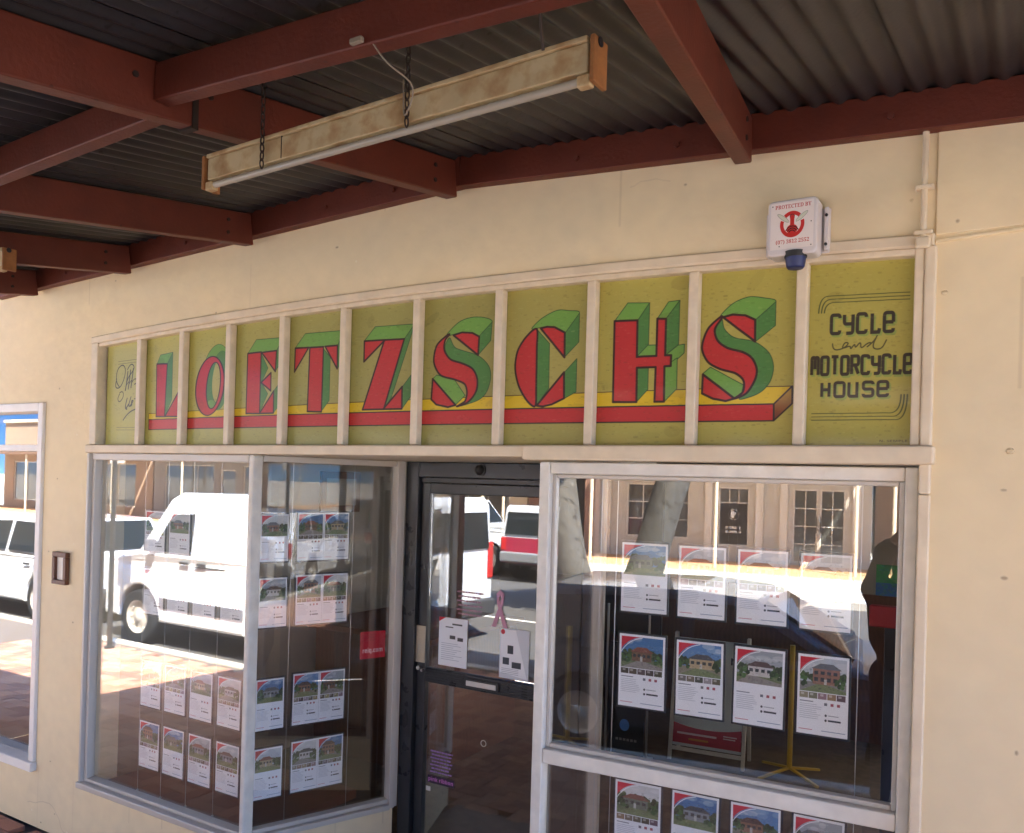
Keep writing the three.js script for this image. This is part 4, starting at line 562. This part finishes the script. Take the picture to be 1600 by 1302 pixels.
  for (const [x0, x1, y0, y1] of o.strips ?? []) for (const sd of [-1, 1]) mesh('side_moulding', bx(x0, x1, y0, y1, sd * (hw + 0.006) - 0.012, sd * (hw + 0.006) + 0.012, 0.006), plastic, t);
  for (const [x, y] of o.handles ?? []) for (const sd of [-1, 1]) mesh('door_handle', bx(x - 0.09, x + 0.09, y, y + 0.035, sd * (hw + 0.012) - 0.012, sd * (hw + 0.012) + 0.012, 0.01), plastic, t);
  return t;
}
{ const q = 1.14, up = a => a.map(([x, y]) => [x, y * q]);
vehicle('delivery_van', 'white panel van parked at the kerb opposite the left window', 'van', [-4.36, RY, 5.16], Math.PI, {
  width: 1.98, half: 2.15, belt: 1.25, top: 2.12, tumble: 0.1, sill: 0.34, arch: 0.45, wheelY: 0.37, wheelR: 0.37, axles: [1.3, -1.3], paint: paint(0.8, 0.8, 0.79),
  lower: up([[-2.15, 1.12], [-1.2, 1.12], [0.9, 1.12], [1.28, 1.12], [2.0, 1.0], [2.13, 0.8]]), cabin: up([[-2.15, 1.0], [1.4, 1.0], [1.3, 1.16], [0.76, 1.76], [0.55, 1.84], [-2.05, 1.86], [-2.14, 1.76]]),
  windows: [up([[0.22, 1.14], [1.02, 1.14], [0.66, 1.58], [0.22, 1.6]])], screens: [[[1.22, 1.41], [0.8, 2.0], 'windscreen'], [[-2.155, 1.36], [-2.14, 1.9], 'added_rear_window']],
  head: [2.04, 0.82], tail: [-2.15, 0.9, 0.55], mirror: [0.9, 1.3], seams: [[1.06, 0.46, 1.06, 1.25], [0.14, 0.4, 0.14, 1.94], [-0.86, 0.6, -0.86, 1.94], [-2.05, 1.14, 0.12, 1.14]], strips: [[-0.82, 0.82, 0.54, 0.68]], handles: [[0.32, 1.16], [-0.02, 1.16]] }); }
vehicle('white_wagon', 'white four-door wagon parked ahead of the panel van', 'car', [-9.6, RY, 5.08], Math.PI, {
  width: 1.82, half: 2.3, belt: 1.0, top: 1.62, tumble: 0.18, sill: 0.28, arch: 0.38, wheelY: 0.34, wheelR: 0.335, axles: [1.38, -1.36], paint: paint(0.76, 0.76, 0.75),
  lower: [[-2.3, 0.9], [-2.28, 1.02], [0.9, 1.02], [2.05, 0.92], [2.28, 0.7]], cabin: [[-2.27, 0.9], [1.1, 0.9], [0.95, 1.04], [0.2, 1.58], [-0.4, 1.62], [-1.9, 1.6], [-2.22, 1.1]],
  windows: [[[-0.35, 1.06], [0.72, 1.06], [0.1, 1.5], [-0.35, 1.52]], [[-1.25, 1.06], [-0.45, 1.06], [-0.45, 1.52], [-1.2, 1.51]], [[-2.05, 1.08], [-1.35, 1.06], [-1.3, 1.5], [-1.85, 1.48]]], screens: [[[0.92, 1.08], [0.26, 1.56], 'windscreen'], [[-2.22, 1.14], [-1.96, 1.56], 'added_rear_window']],
  head: [2.16, 0.66], tail: [-2.3, 0.7, 0.3], mirror: [0.66, 1.06], seams: [[0.8, 0.3, 0.8, 1.0], [-0.4, 0.3, -0.4, 1.0], [-1.2, 0.55, -1.25, 1.0]], handles: [[-0.2, 0.86], [-1.05, 0.86]] });
vehicle('station_wagon', 'dark grey station wagon parked at the kerb behind the photographer', 'car', [3.3, RY, 5.0], 0, {
  width: 1.78, half: 2.3, belt: 0.9, top: 1.46, tumble: 0.2, sill: 0.24, arch: 0.36, wheelY: 0.31, wheelR: 0.315, axles: [1.38, -1.36], paint: paint(0.05, 0.052, 0.06),
  lower: [[-2.3, 0.84], [-2.28, 0.95], [0.9, 0.93], [2.05, 0.8], [2.28, 0.62]], cabin: [[-2.27, 0.85], [1.1, 0.85], [0.95, 0.95], [0.15, 1.42], [-0.4, 1.46], [-1.7, 1.43], [-2.2, 1.0]],
  windows: [[[-0.35, 0.97], [0.72, 0.97], [0.05, 1.36], [-0.35, 1.38]], [[-1.25, 0.97], [-0.45, 0.97], [-0.45, 1.38], [-1.2, 1.37]], [[-2.0, 0.99], [-1.35, 0.97], [-1.3, 1.36], [-1.68, 1.34]]], screens: [[[0.92, 0.99], [0.22, 1.4], 'windscreen'], [[-2.21, 1.04], [-1.78, 1.4], 'added_rear_window']],
  head: [2.16, 0.56], tail: [-2.3, 0.6, 0.26], mirror: [0.66, 0.96], seams: [[0.8, 0.3, 0.8, 0.92], [-0.4, 0.3, -0.4, 0.92], [-1.2, 0.55, -1.25, 0.92]], handles: [[-0.2, 0.78], [-1.05, 0.78]] });
vehicle('utility_truck', 'white high-riding utility truck on the far side of the street', 'truck', [-8.3, RY, 13.9], 0, {
  width: 1.8, half: 2.4, belt: 1.2, top: 1.9, tumble: 0.14, sill: 0.52, arch: 0.44, wheelY: 0.4, wheelR: 0.4, axles: [1.5, -1.4], paint: paint(0.74, 0.74, 0.72),
  lower: [[-2.4, 1.1], [-0.7, 1.12], [0.9, 1.2], [2.25, 1.14], [2.38, 0.9]], cabin: [[-0.72, 1.05], [1.0, 1.05], [0.9, 1.22], [0.42, 1.84], [0.2, 1.9], [-0.62, 1.9], [-0.72, 1.8]],
  windows: [[[-0.5, 1.24], [0.72, 1.24], [0.34, 1.74], [-0.5, 1.74]]], screens: [[[0.88, 1.28], [0.46, 1.8], 'windscreen'], [[-0.74, 1.3], [-0.73, 1.74], 'added_rear_window']],
  head: [2.3, 0.92], tail: [-2.4, 0.7, 0.2], mirror: [0.6, 1.24], seams: [[0.85, 0.6, 0.85, 1.18], [-0.6, 0.6, -0.6, 1.8]], strips: [[-2.3, -0.8, 1.12, 1.16]], handles: [[-0.4, 1.1]] });
vehicle('four_wheel_drive', 'red and white four wheel drive seen from behind across the street', 'car', [-5.1, RY, 14.35], -Math.PI / 2 , {
  width: 1.84, half: 2.1, belt: 1.1, top: 1.82, tumble: 0.12, sill: 0.45, arch: 0.43, wheelY: 0.38, wheelR: 0.38, axles: [1.3, -1.25], paint: paint(0.35, 0.02, 0.05), cabinPaint: paint(0.7, 0.7, 0.7), bumper: S({ color: lin(0.2, 0.2, 0.2), roughness: 0.5 }),
  lower: [[-2.1, 1.06], [0.8, 1.08], [1.95, 1.02], [2.1, 0.8]], cabin: [[-2.1, 1.0], [0.95, 1.0], [0.85, 1.12], [0.3, 1.72], [0.1, 1.8], [-1.95, 1.82], [-2.08, 1.72]],
  windows: [[[-0.4, 1.14], [0.66, 1.14], [0.2, 1.66], [-0.4, 1.68]], [[-1.9, 1.14], [-0.5, 1.14], [-0.5, 1.68], [-1.85, 1.68]]], screens: [[[0.82, 1.18], [0.36, 1.7], 'windscreen'], [[-2.115, 1.14], [-2.1, 1.66], 'added_rear_window']],
  head: [2.02, 0.78], tail: [-2.1, 0.75, 0.3], mirror: [0.55, 1.16], seams: [[0.8, 0.5, 0.8, 1.06], [-0.45, 0.5, -0.45, 1.06]] });
vehicle('hatchback', 'pale blue hatchback beside the white truck across the street', 'car', [-10.6, RY, 11.9], -Math.PI / 2 - 0.3, {
  width: 1.68, half: 1.9, belt: 0.9, top: 1.5, tumble: 0.2, sill: 0.22, arch: 0.34, wheelY: 0.3, wheelR: 0.3, axles: [1.2, -1.15], paint: paint(0.42, 0.55, 0.6),
  lower: [[-1.9, 0.9], [0.8, 0.92], [1.7, 0.78], [1.88, 0.6]], cabin: [[-1.88, 0.84], [1.0, 0.84], [0.85, 0.95], [0.2, 1.42], [-0.3, 1.5], [-1.3, 1.46], [-1.8, 1.0]],
  windows: [[[-0.3, 0.97], [0.66, 0.97], [0.1, 1.36], [-0.3, 1.4]], [[-1.4, 0.97], [-0.4, 0.97], [-0.4, 1.4], [-1.15, 1.38]]], screens: [[[0.84, 0.99], [0.26, 1.4], 'windscreen'], [[-1.8, 1.02], [-1.36, 1.42], 'added_rear_window']],
  head: [1.76, 0.58], tail: [-1.9, 0.62, 0.24], mirror: [0.6, 0.96], seams: [[0.7, 0.3, 0.7, 0.9], [-0.36, 0.3, -0.36, 0.9]] });
// ---------------------------------------------------------------- pole and tree by the kerb
{ const p = thing('street_pole', 'thin dark steel sign pole on the footpath by the white van', 'pole', null, [-4.97, 0, 3.33]); mesh('shaft', cyl(0, -0.03, 0, 0.032, 0.03, 2.9), M.dark, p); mesh('base_flange', cyl(0, -0.03, 0, 0.07, 0.06, 0.06), M.dark, p); mesh('sign_plate', bx(-0.15, 0.15, 2.3, 2.75, 0.034, 0.04, 0.002), M.white, p); }
function limb(pts, r0, r1, seg = 14, rad = 9) {
  const c = new THREE.CatmullRomCurve3(pts.map(p => V(...p))), g = new THREE.TubeGeometry(c, seg, 1, rad), p = g.attributes.position;
  for (let i = 0; i <= seg; i++) { const q = c.getPointAt(i / seg), r = r0 + (r1 - r0) * i / seg; for (let j = 0; j <= rad; j++) { const k = i * (rad + 1) + j, w = r * (1 + 0.1 * Math.sin(j * 2.1 + i * 0.7)); p.setXYZ(k, q.x + (p.getX(k) - q.x) * w, q.y + (p.getY(k) - q.y) * w, q.z + (p.getZ(k) - q.z) * w); } }
  g.computeVertexNormals(); return g;
}
M.bark = S({ map: tone(256, 0.5, 5, 5, [96, 91, 82], 0.25, (u, v, c, a) => a > 0.4 ? [150, 144, 130] : a < -0.3 ? [64, 59, 51] : c), roughness: 0.9, bumpMap: lumps, bumpScale: 0.02 });
const leafM = [[0.05, 0.1, 0.025], [0.07, 0.13, 0.03], [0.04, 0.08, 0.03]].map(c => new THREE.MeshPhysicalMaterial({ color: lin(...c), roughness: 0.7, side: THREE.DoubleSide, transmission: 0.2, thickness: 0 }));
function tree(label, pos, limbs, crowns, n) {
  const t = thing('street_tree', label, 'tree', null, pos);
  const tr = mesh('trunk', merge(limbs.map(l => muv(limb(...l)))), M.bark, t);
  leafM.forEach((m, q) => { const P = [], N = [], I = []; let k = 0;
    for (let i = 0; i < n; i++) { const [cx, cy, cz, r] = crowns[i % crowns.length]; let d; do d = V(rr(-1, 1), rr(-1, 1), rr(-1, 1)); while (d.length() > 1); d.multiplyScalar(r * (0.7 + 0.3 * rnd())); d.y *= 0.7;
      const u = V(rr(-1, 1), rr(-1, 1), rr(-1, 1)).normalize(), v = new THREE.Vector3().crossVectors(u, V(rr(-1, 1), rr(-1, 1), rr(-1, 1))).normalize(), s = rr(0.09, 0.19), c = V(cx, cy, cz).add(d);
      for (const [a, b] of [[-1, 0], [0, -0.45], [1, 0], [0, 0.45]]) { P.push(c.x + (u.x * a + v.x * b) * s, c.y + (u.y * a + v.y * b) * s, c.z + (u.z * a + v.z * b) * s); const nn = new THREE.Vector3().crossVectors(u, v); N.push(nn.x, nn.y, nn.z); }
      I.push(k, k + 1, k + 2, k, k + 2, k + 3); k += 4; }
    const g = new THREE.BufferGeometry(); g.setAttribute('position', new THREE.Float32BufferAttribute(P, 3)); g.setAttribute('normal', new THREE.Float32BufferAttribute(N, 3)); g.setIndex(I); const cm = mesh('crown', g, m, t); cm.userData.kind = 'stuff'; });
}
tree('fork-trunked street tree with mottled bark beyond the dark wagon', [1.2, RY, 7.1], [
  [[[0, -0.1, 0], [-0.1, 0.6, 0], [-0.35, 1.4, 0], [-0.55, 2.5, 0.05], [-0.8, 3.8, 0.1], [-1.2, 5.2, 0.3]], 0.28, 0.1], [[[0.1, 0.1, 0], [0.45, 0.8, 0.02], [0.68, 1.5, 0], [0.98, 2.6, 0.02], [1.5, 4.0, 0.3], [2.1, 5.4, 0.4]], 0.27, 0.11],
  [[[-0.8, 3.8, 0.1], [-0.3, 4.8, 0.5], [0.2, 5.8, 0.8]], 0.11, 0.05], [[[1.4, 3.8, 0.25], [0.9, 4.8, -0.4], [0.5, 5.7, -0.8]], 0.12, 0.05]], [[-1.4, 5.8, 0.3, 1.5], [0.2, 6.4, 0.6, 1.7], [2.1, 6.0, 0.4, 1.6], [0.6, 5.9, -0.7, 1.4], [-0.4, 7.2, 0.2, 1.3]], 2600);
tree('rounded street tree on the far footpath before the shops', [-14, 0, 16.6], [[[[0, 0, 0], [0.1, 1.2, 0], [0, 2.6, 0.1], [0.2, 4, 0]], 0.2, 0.1], [[[0, 2.4, 0], [0.7, 3.4, 0.2], [1.2, 4.2, 0.4]], 0.1, 0.05]], [[0.2, 4.6, 0, 1.6], [1.2, 4.5, 0.4, 1.2], [-0.8, 4.2, 0.1, 1.2]], 1500);
// ---------------------------------------------------------------- buildings across the street
const BZ = 23;
const farGlass = new THREE.MeshPhysicalMaterial({ color: lin(0.1, 0.105, 0.1), roughness: 0.08, clearcoat: 1 });
struct('brick_strip', bx(-60, 60, -0.05, -0.004, 19.6, 22.98), S({ map: tone(256, 1.2, 12, 4, [206, 160, 118], 0.12), roughness: 0.9 }));
function shopAcross(name, label, x0, x1, h, col, o) {
  const t = thing(name, label, 'building', 'shops across the street', [0, 0, BZ]); const wm = S({ map: tone(256, 3, 8, 5, col, 0.07), roughness: 0.85 });
  const op = o.openings, wall = []; let x = x0; // wall pieces between the openings
  for (const q of [...op].sort((a, b) => a[0] - b[0])) { wall.push(bx(x, q[0], -0.02, h, 0, 0.3)); if (q[2] > 0) wall.push(bx(q[0], q[1], -0.02, q[2], 0, 0.3)); wall.push(bx(q[0], q[1], q[3], h, 0, 0.3)); x = q[1]; }
  wall.push(bx(x, x1, -0.02, h, 0, 0.3)); mesh('wall', merge(wall), wm, t);
  mesh('rear_block', bx(x0 + 0.02, x1 - 0.02, -0.02, h - 0.3, 3, 8), M.dark, t); mesh('cornice', bx(x0 - 0.03, x1 + 0.03, h, h + 0.18, -0.12, 0.34, 0.02), o.trim ?? M.trim, t);
  for (const [a, b, y0, y1, nx, ny] of op) {
    const w = new THREE.Group(); w.name = 'window'; t.add(w); const F = o.frame ?? M.white, fw = 0.05;
    mesh('frame', merge([bx(a, a + fw, y0, y1, 0.05, 0.14), bx(b - fw, b, y0, y1, 0.05, 0.14), bx(a + fw, b - fw, y1 - fw, y1, 0.05, 0.14), bx(a + fw, b - fw, y0, y0 + fw, 0.05, 0.14)]), F, w);
    const cw = (b - a - 2 * fw) / nx, ch = (y1 - y0 - 2 * fw) / ny;
    for (let i = 0; i < nx; i++) for (let j = 0; j < ny; j++) mesh('pane', bx(a + fw + i * cw + 0.014, a + fw + (i + 1) * cw - 0.014, y0 + fw + j * ch + 0.014, y0 + fw + (j + 1) * ch - 0.014, 0.085, 0.093), farGlass, w);
    const bars = []; for (let i = 1; i < nx; i++) bars.push(bx(a + fw + i * cw - 0.015, a + fw + i * cw + 0.015, y0 + fw, y1 - fw, 0.07, 0.1)); for (let j = 1; j < ny; j++) bars.push(bx(a + fw, b - fw, y0 + fw + j * ch - 0.015, y0 + fw + j * ch + 0.015, 0.072, 0.098)); if (bars.length) mesh('glazing_bars', merge(bars), F, w);
  }
  if (o.awning) { const a = mesh('awning', bx(x0 + 0.05, x1 - 0.05, 3.0, 3.12, -2.6, -0.01, 0.02), S({ color: lin(...o.awning), roughness: 0.6 }), t); mesh('awning_fascia', bx(x0 + 0.05, x1 - 0.05, 2.92, 3.35, -2.66, -2.605, 0.01), S({ color: lin(...o.fascia), roughness: 0.6 }), a); for (let q = x0 + 0.4; q < x1; q += (x1 - x0 - 0.8) / 2) mesh('awning_post', cyl(q, -0.02, -2.5, 0.05, 0.05, 3.0, 10), M.trim, a); }
  return t;
}
{ const w = shopAcross('white_shopfront', 'white rendered shopfront with gridded french doors across the street', -3.4, 4.6, 4.6, [196, 190, 178], { openings: [[-2.6, -0.6, 0.6, 2.3, 4, 3], [0.28, 1.2, 0.45, 2.25, 3, 4], [2.45, 3.15, 0.05, 2.25, 2, 4], [3.2, 3.9, 0.05, 2.25, 2, 4]], awning: [0.5, 0.48, 0.45], fascia: [0.55, 0.53, 0.5] });  // awning added out of view overhead to keep the sun off this front
  for (const x of [-3.2, 0.0, 1.5, 2.2, 4.2]) mesh('pilaster', bx(x - 0.11, x + 0.11, 0, 2.7, -0.09, -0.002, 0.01), M.white, w);
  mesh('string_course', bx(-3.4, 4.6, 2.72, 2.9, -0.14, -0.002, 0.02), M.white, w);
  for (const x of [3.12, 3.23]) mesh('door_pull', cyl(x, 0.95, -0.03, 0.014, 0.014, 0.5, 8), M.black, w);
  const b = thing('black_sign_board', 'black board with a white crest in the white shopfront window', 'sign', null, [0, 0, BZ]);
  mesh('board', inPlane([0, 0, -1, 0], bxUV(-1.14, -0.34, 0.52, 1.75, -0.084, -0.07)), S({ map: canvasTex(256, 400, (g, W, H) => { g.fillStyle = '#2a2a2e'; g.fillRect(0, 0, W, H); g.strokeStyle = '#e8e8e6'; g.lineWidth = 5; g.beginPath(); g.arc(128, 110, 50, 0, 7); g.stroke(); g.fillStyle = '#e8e8e6'; g.beginPath(); g.moveTo(100, 90); g.lineTo(150, 70); g.lineTo(160, 130); g.lineTo(128, 150); g.lineTo(118, 112); g.fill(); for (let i = 0; i < 8; i++) { g.fillRect(62 + i * 18, 226, 12, 26); g.fillRect(56 + i * 19, 270, 13, 22); } }), roughness: 0.5 }), b); }
shopAcross('brick_shop', 'red brick shop with a dark red awning across the street', -11.5, -3.5, 5.2, [136, 104, 90], { openings: [[-10.9, -8.2, 0.5, 2.5, 2, 1], [-7.8, -6.9, 0.02, 2.4, 1, 2], [-6.5, -4.0, 0.5, 2.5, 2, 1], [-10.6, -9.4, 3.6, 4.7, 1, 2], [-5.8, -4.6, 3.6, 4.7, 1, 2]], awning: [0.2, 0.19, 0.18], fascia: [0.25, 0.03, 0.03] });
shopAcross('cream_shop', 'cream shop with a grey awning and teal fascia across the street', -21, -11.6, 4.6, [206, 192, 164], { openings: [[-20.4, -17.4, 0.5, 2.5, 3, 1], [-16.9, -15.9, 0.02, 2.4, 1, 2], [-15.4, -12.4, 0.5, 2.5, 3, 1]], awning: [0.25, 0.24, 0.23], fascia: [0.03, 0.3, 0.28] });
shopAcross('grey_shop', 'grey shop with red fascia and tall dark windows across the street', -32, -21.1, 5.4, [150, 146, 142], { openings: [[-31.2, -27.6, 0.4, 2.6, 3, 1], [-27.1, -26.1, 0.02, 2.4, 1, 2], [-25.6, -22, 0.4, 2.6, 3, 1]], awning: [0.16, 0.15, 0.15], fascia: [0.3, 0.05, 0.04] });
shopAcross('orange_shop', 'tan brick shop with a brown awning further down across the street', -46, -32.1, 4.8, [172, 146, 122], { openings: [[-45, -41, 0.4, 2.6, 3, 1], [-38, -33.5, 0.4, 2.6, 3, 1]], awning: [0.2, 0.14, 0.1], fascia: [0.22, 0.12, 0.07] });
shopAcross('corner_shop', 'dull brown shop beyond the white shopfront across the street', 4.7, 24, 5.0, [120, 104, 92], { openings: [[5.4, 9.4, 0.4, 2.6, 3, 1], [10.6, 14, 0.4, 2.6, 3, 1], [16, 20, 0.4, 2.6, 3, 1]], awning: [0.2, 0.18, 0.16], fascia: [0.12, 0.14, 0.2] });
{ const t = thing('neighbour_building', 'plain rendered building adjoining the shop further down the street', 'building'); mesh('wall', bx(-40, -7.02, 0, 5.6, -8, 0), M.wall, t); mesh('coping', bx(-40, -7.02, 5.6, 5.75, -8.1, 0.1, 0.02), M.trim, t); for (let x = -38; x < -8; x += 5) { mesh('window_frame', bx(x, x + 3, 0.5, 2.6, 0.002, 0.06, 0.01), M.white, t); mesh('window_pane', bx(x + 0.1, x + 2.9, 0.6, 2.5, 0.0605, 0.066), autoGlass, t); } }
// ---------------------------------------------------------------- the photographer (seen mirrored in the right window)
function sdfMesh(bones, min, max, res, k = 0.03) { // bones: [ax,ay,az,ra, bx,by,bz,rb]; smooth union of tapered capsules, meshed
  const mc = new MarchingCubes(res, undefined, false, false, 200000), n = mc.size, c = min.map((q, i) => (q + max[i]) / 2), h = Math.max(...max.map((q, i) => q - min[i])) / 2;
  mc.isolation = 0;
  for (let z = 0; z < n; z++) for (let y = 0; y < n; y++) for (let x = 0; x < n; x++) {
    const px = c[0] + (x - n / 2) / (n / 2) * h, py = c[1] + (y - n / 2) / (n / 2) * h, pz = c[2] + (z - n / 2) / (n / 2) * h; let d = 9;
    for (const b of bones) { const ux = b[4] - b[0], uy = b[5] - b[1], uz = b[6] - b[2], wx = px - b[0], wy = py - b[1], wz = pz - b[2], L = ux * ux + uy * uy + uz * uz, t = L ? Math.max(0, Math.min(1, (ux * wx + uy * wy + uz * wz) / L)) : 0;
      const e = Math.hypot(wx - ux * t, wy - uy * t, wz - uz * t) - (b[3] + (b[7] - b[3]) * t); const q = Math.max(k - Math.abs(d - e), 0) / k; d = Math.min(d, e) - q * q * k * 0.25; }
    mc.field[x + y * n + z * n * n] = -d;
  }
  mc.update(); const m = mc.count ?? mc.geometry.drawRange.count, P = new Float32Array(m * 3), N = new Float32Array(m * 3);
  for (let i = 0; i < m * 3; i++) { P[i] = mc.positionArray[i] * h + c[i % 3]; N[i] = mc.normalArray[i]; }
  const g = new THREE.BufferGeometry(); g.setAttribute('position', new THREE.BufferAttribute(P, 3)); g.setAttribute('normal', new THREE.BufferAttribute(N, 3)); return g;
}
{
  const p = thing('person', 'person in dark jacket and jeans raising a phone with both hands on the footpath', 'person', null, [4.52, 0, 3.3]);
  // local frame: faces -z; camera lens sits at (0.167, 2.2, -0.425)
  const skin = S({ color: lin(0.46, 0.27, 0.19), roughness: 0.6 }), jack = S({ map: tone(128, 0.4, 16, 3, [58, 46, 46], 0.15), roughness: 0.9 }), jean = S({ map: tone(128, 0.3, 20, 3, [48, 54, 70], 0.15), roughness: 0.9 }), hair = S({ color: lin(0.03, 0.02, 0.015), roughness: 0.7 });
  const hands = [[0.085, 2.13, -0.33, 1], [0.25, 2.13, -0.33, -1]];
  const arm = (s, h) => { const S_ = [0.19 * s, 1.53, 0.02], E = [(0.19 * s + h[0]) / 2 + 0.07 * s, 1.80, -0.17], W = [h[0], h[1] - 0.05, h[2] + 0.03]; return [S_, E, W]; };
  const A = arm(-1, hands[0]), B = arm(1, hands[1]);
  const B_ = (a, ra, b, rb) => [...a, ra, ...b, rb];
  const bones = [B_([0, 1.62, 0], 0.055, [0, 1.7, -0.01], 0.055), B_([0, 1.74, -0.01], 0.085, [0, 1.82, 0.0], 0.092), B_([0, 1.69, -0.045], 0.05, [0, 1.76, -0.05], 0.055), B_([0, 1.755, -0.1], 0.012, [0, 1.725, -0.115], 0.016), B_([-0.09, 1.75, 0], 0.02, [-0.093, 1.78, 0], 0.02), B_([0.09, 1.75, 0], 0.02, [0.093, 1.78, 0], 0.02),
    B_([0, 1.0, 0.02], 0.13, [0, 1.45, 0.02], 0.15), B_([-0.16, 1.52, 0.02], 0.06, [0.16, 1.52, 0.02], 0.06), B_([0, 1.5, 0.01], 0.09, [0, 1.64, 0], 0.055)];
  for (const [S_, E, W] of [A, B]) bones.push(B_(S_, 0.055, E, 0.043), B_(E, 0.043, W, 0.029));
  for (const s of [-1, 1]) bones.push(B_([0.09 * s, 0.96, 0.02], 0.09, [0.1 * s, 0.5, 0], 0.06), B_([0.1 * s, 0.5, 0], 0.06, [0.11 * s, 0.1, 0.03], 0.04));
  const fine = [];
  for (const [hx, hy, hz, s] of hands) { fine.push(B_([hx, hy - 0.055, hz + 0.03], 0.03, [hx, hy, hz + 0.018], 0.034)); for (let i = 0; i < 4; i++) { const y = hy + 0.03 - i * 0.021; fine.push(B_([hx, y, hz + 0.006], 0.01, [hx - 0.005 * s, y + 0.006, hz - 0.03 - 0.004 * (i % 2)], 0.009), B_([hx - 0.005 * s, y + 0.006, hz - 0.03], 0.009, [hx + 0.028 * s, y + 0.006, hz - 0.036], 0.008)); } fine.push(B_([hx, hy - 0.03, hz + 0.03], 0.012, [hx + 0.03 * s, hy + 0.005, hz + 0.034], 0.01)); }
  const bodyG = mergeGeometries([sdfMesh(bones, [-0.6, -0.05, -0.6], [0.6, 2.2, 0.6], 96, 0.05), sdfMesh(fine.slice(0, fine.length / 2), [0, 2.04, -0.43], [0.17, 2.21, -0.25], 56, 0.012), sdfMesh(fine.slice(fine.length / 2), [0.16, 2.04, -0.43], [0.33, 2.21, -0.25], 56, 0.012)]);
  mesh('body', bodyG, skin, p);
  const jb = [B_([0, 0.98, 0.02], 0.15, [0, 1.44, 0.02], 0.172), B_([-0.17, 1.52, 0.02], 0.078, [0.17, 1.52, 0.02], 0.078), B_([-0.09, 1.2, 0.02], 0.12, [-0.12, 1.44, 0.02], 0.11), B_([0.09, 1.2, 0.02], 0.12, [0.12, 1.44, 0.02], 0.11)];
  for (const [S_, E, W] of [A, B]) { const e2 = E.map((q, i) => q + (W[i] - q) * 0.15); jb.push(B_(S_, 0.075, E, 0.06), B_(E, 0.06, e2, 0.056)); }
  mesh('jacket', sdfMesh(jb, [-0.5, 0.75, -0.5], [0.5, 1.95, 0.5], 80, 0.05), jack, p);
  const tb = [B_([-0.05, 0.95, 0.02], 0.135, [0.05, 0.95, 0.02], 0.135)]; for (const s of [-1, 1]) tb.push(B_([0.09 * s, 0.92, 0.02], 0.11, [0.1 * s, 0.5, 0], 0.08), B_([0.1 * s, 0.5, 0], 0.08, [0.11 * s, 0.1, 0.03], 0.064));
  mesh('jeans', sdfMesh(tb, [-0.6, 0.02, -0.6], [0.6, 1.15, 0.6], 80, 0.04), jean, p);
  for (const s of [-1, 1]) mesh('shoe', sdfMesh([B_([0.11 * s, 0.05, 0.05], 0.045, [0.125 * s, 0.04, -0.12], 0.038)], [0.11 * s - 0.15, -0.05, -0.2], [0.11 * s + 0.15, 0.15, 0.12], 32), M.black, p);
  mesh('hair', sdfMesh([B_([0, 1.85, 0.02], 0.085, [0, 1.76, 0.045], 0.075), B_([0, 1.86, -0.03], 0.07, [0, 1.87, 0.0], 0.075)], [-0.15, 1.65, -0.15], [0.15, 2.0, 0.15], 40), hair, p);
  const ph = thing('phone', 'black phone held up in both hands by the person', 'phone', null, [4.52, 0, 3.3]); mesh('case', bx(0.092, 0.243, 2.1, 2.2, -0.369, -0.36, 0.003), M.black, ph); mesh('screen', bx(0.097, 0.238, 2.105, 2.195, -0.3595, -0.3585), autoGlass, ph);
}
renderer.render(scene, camera);
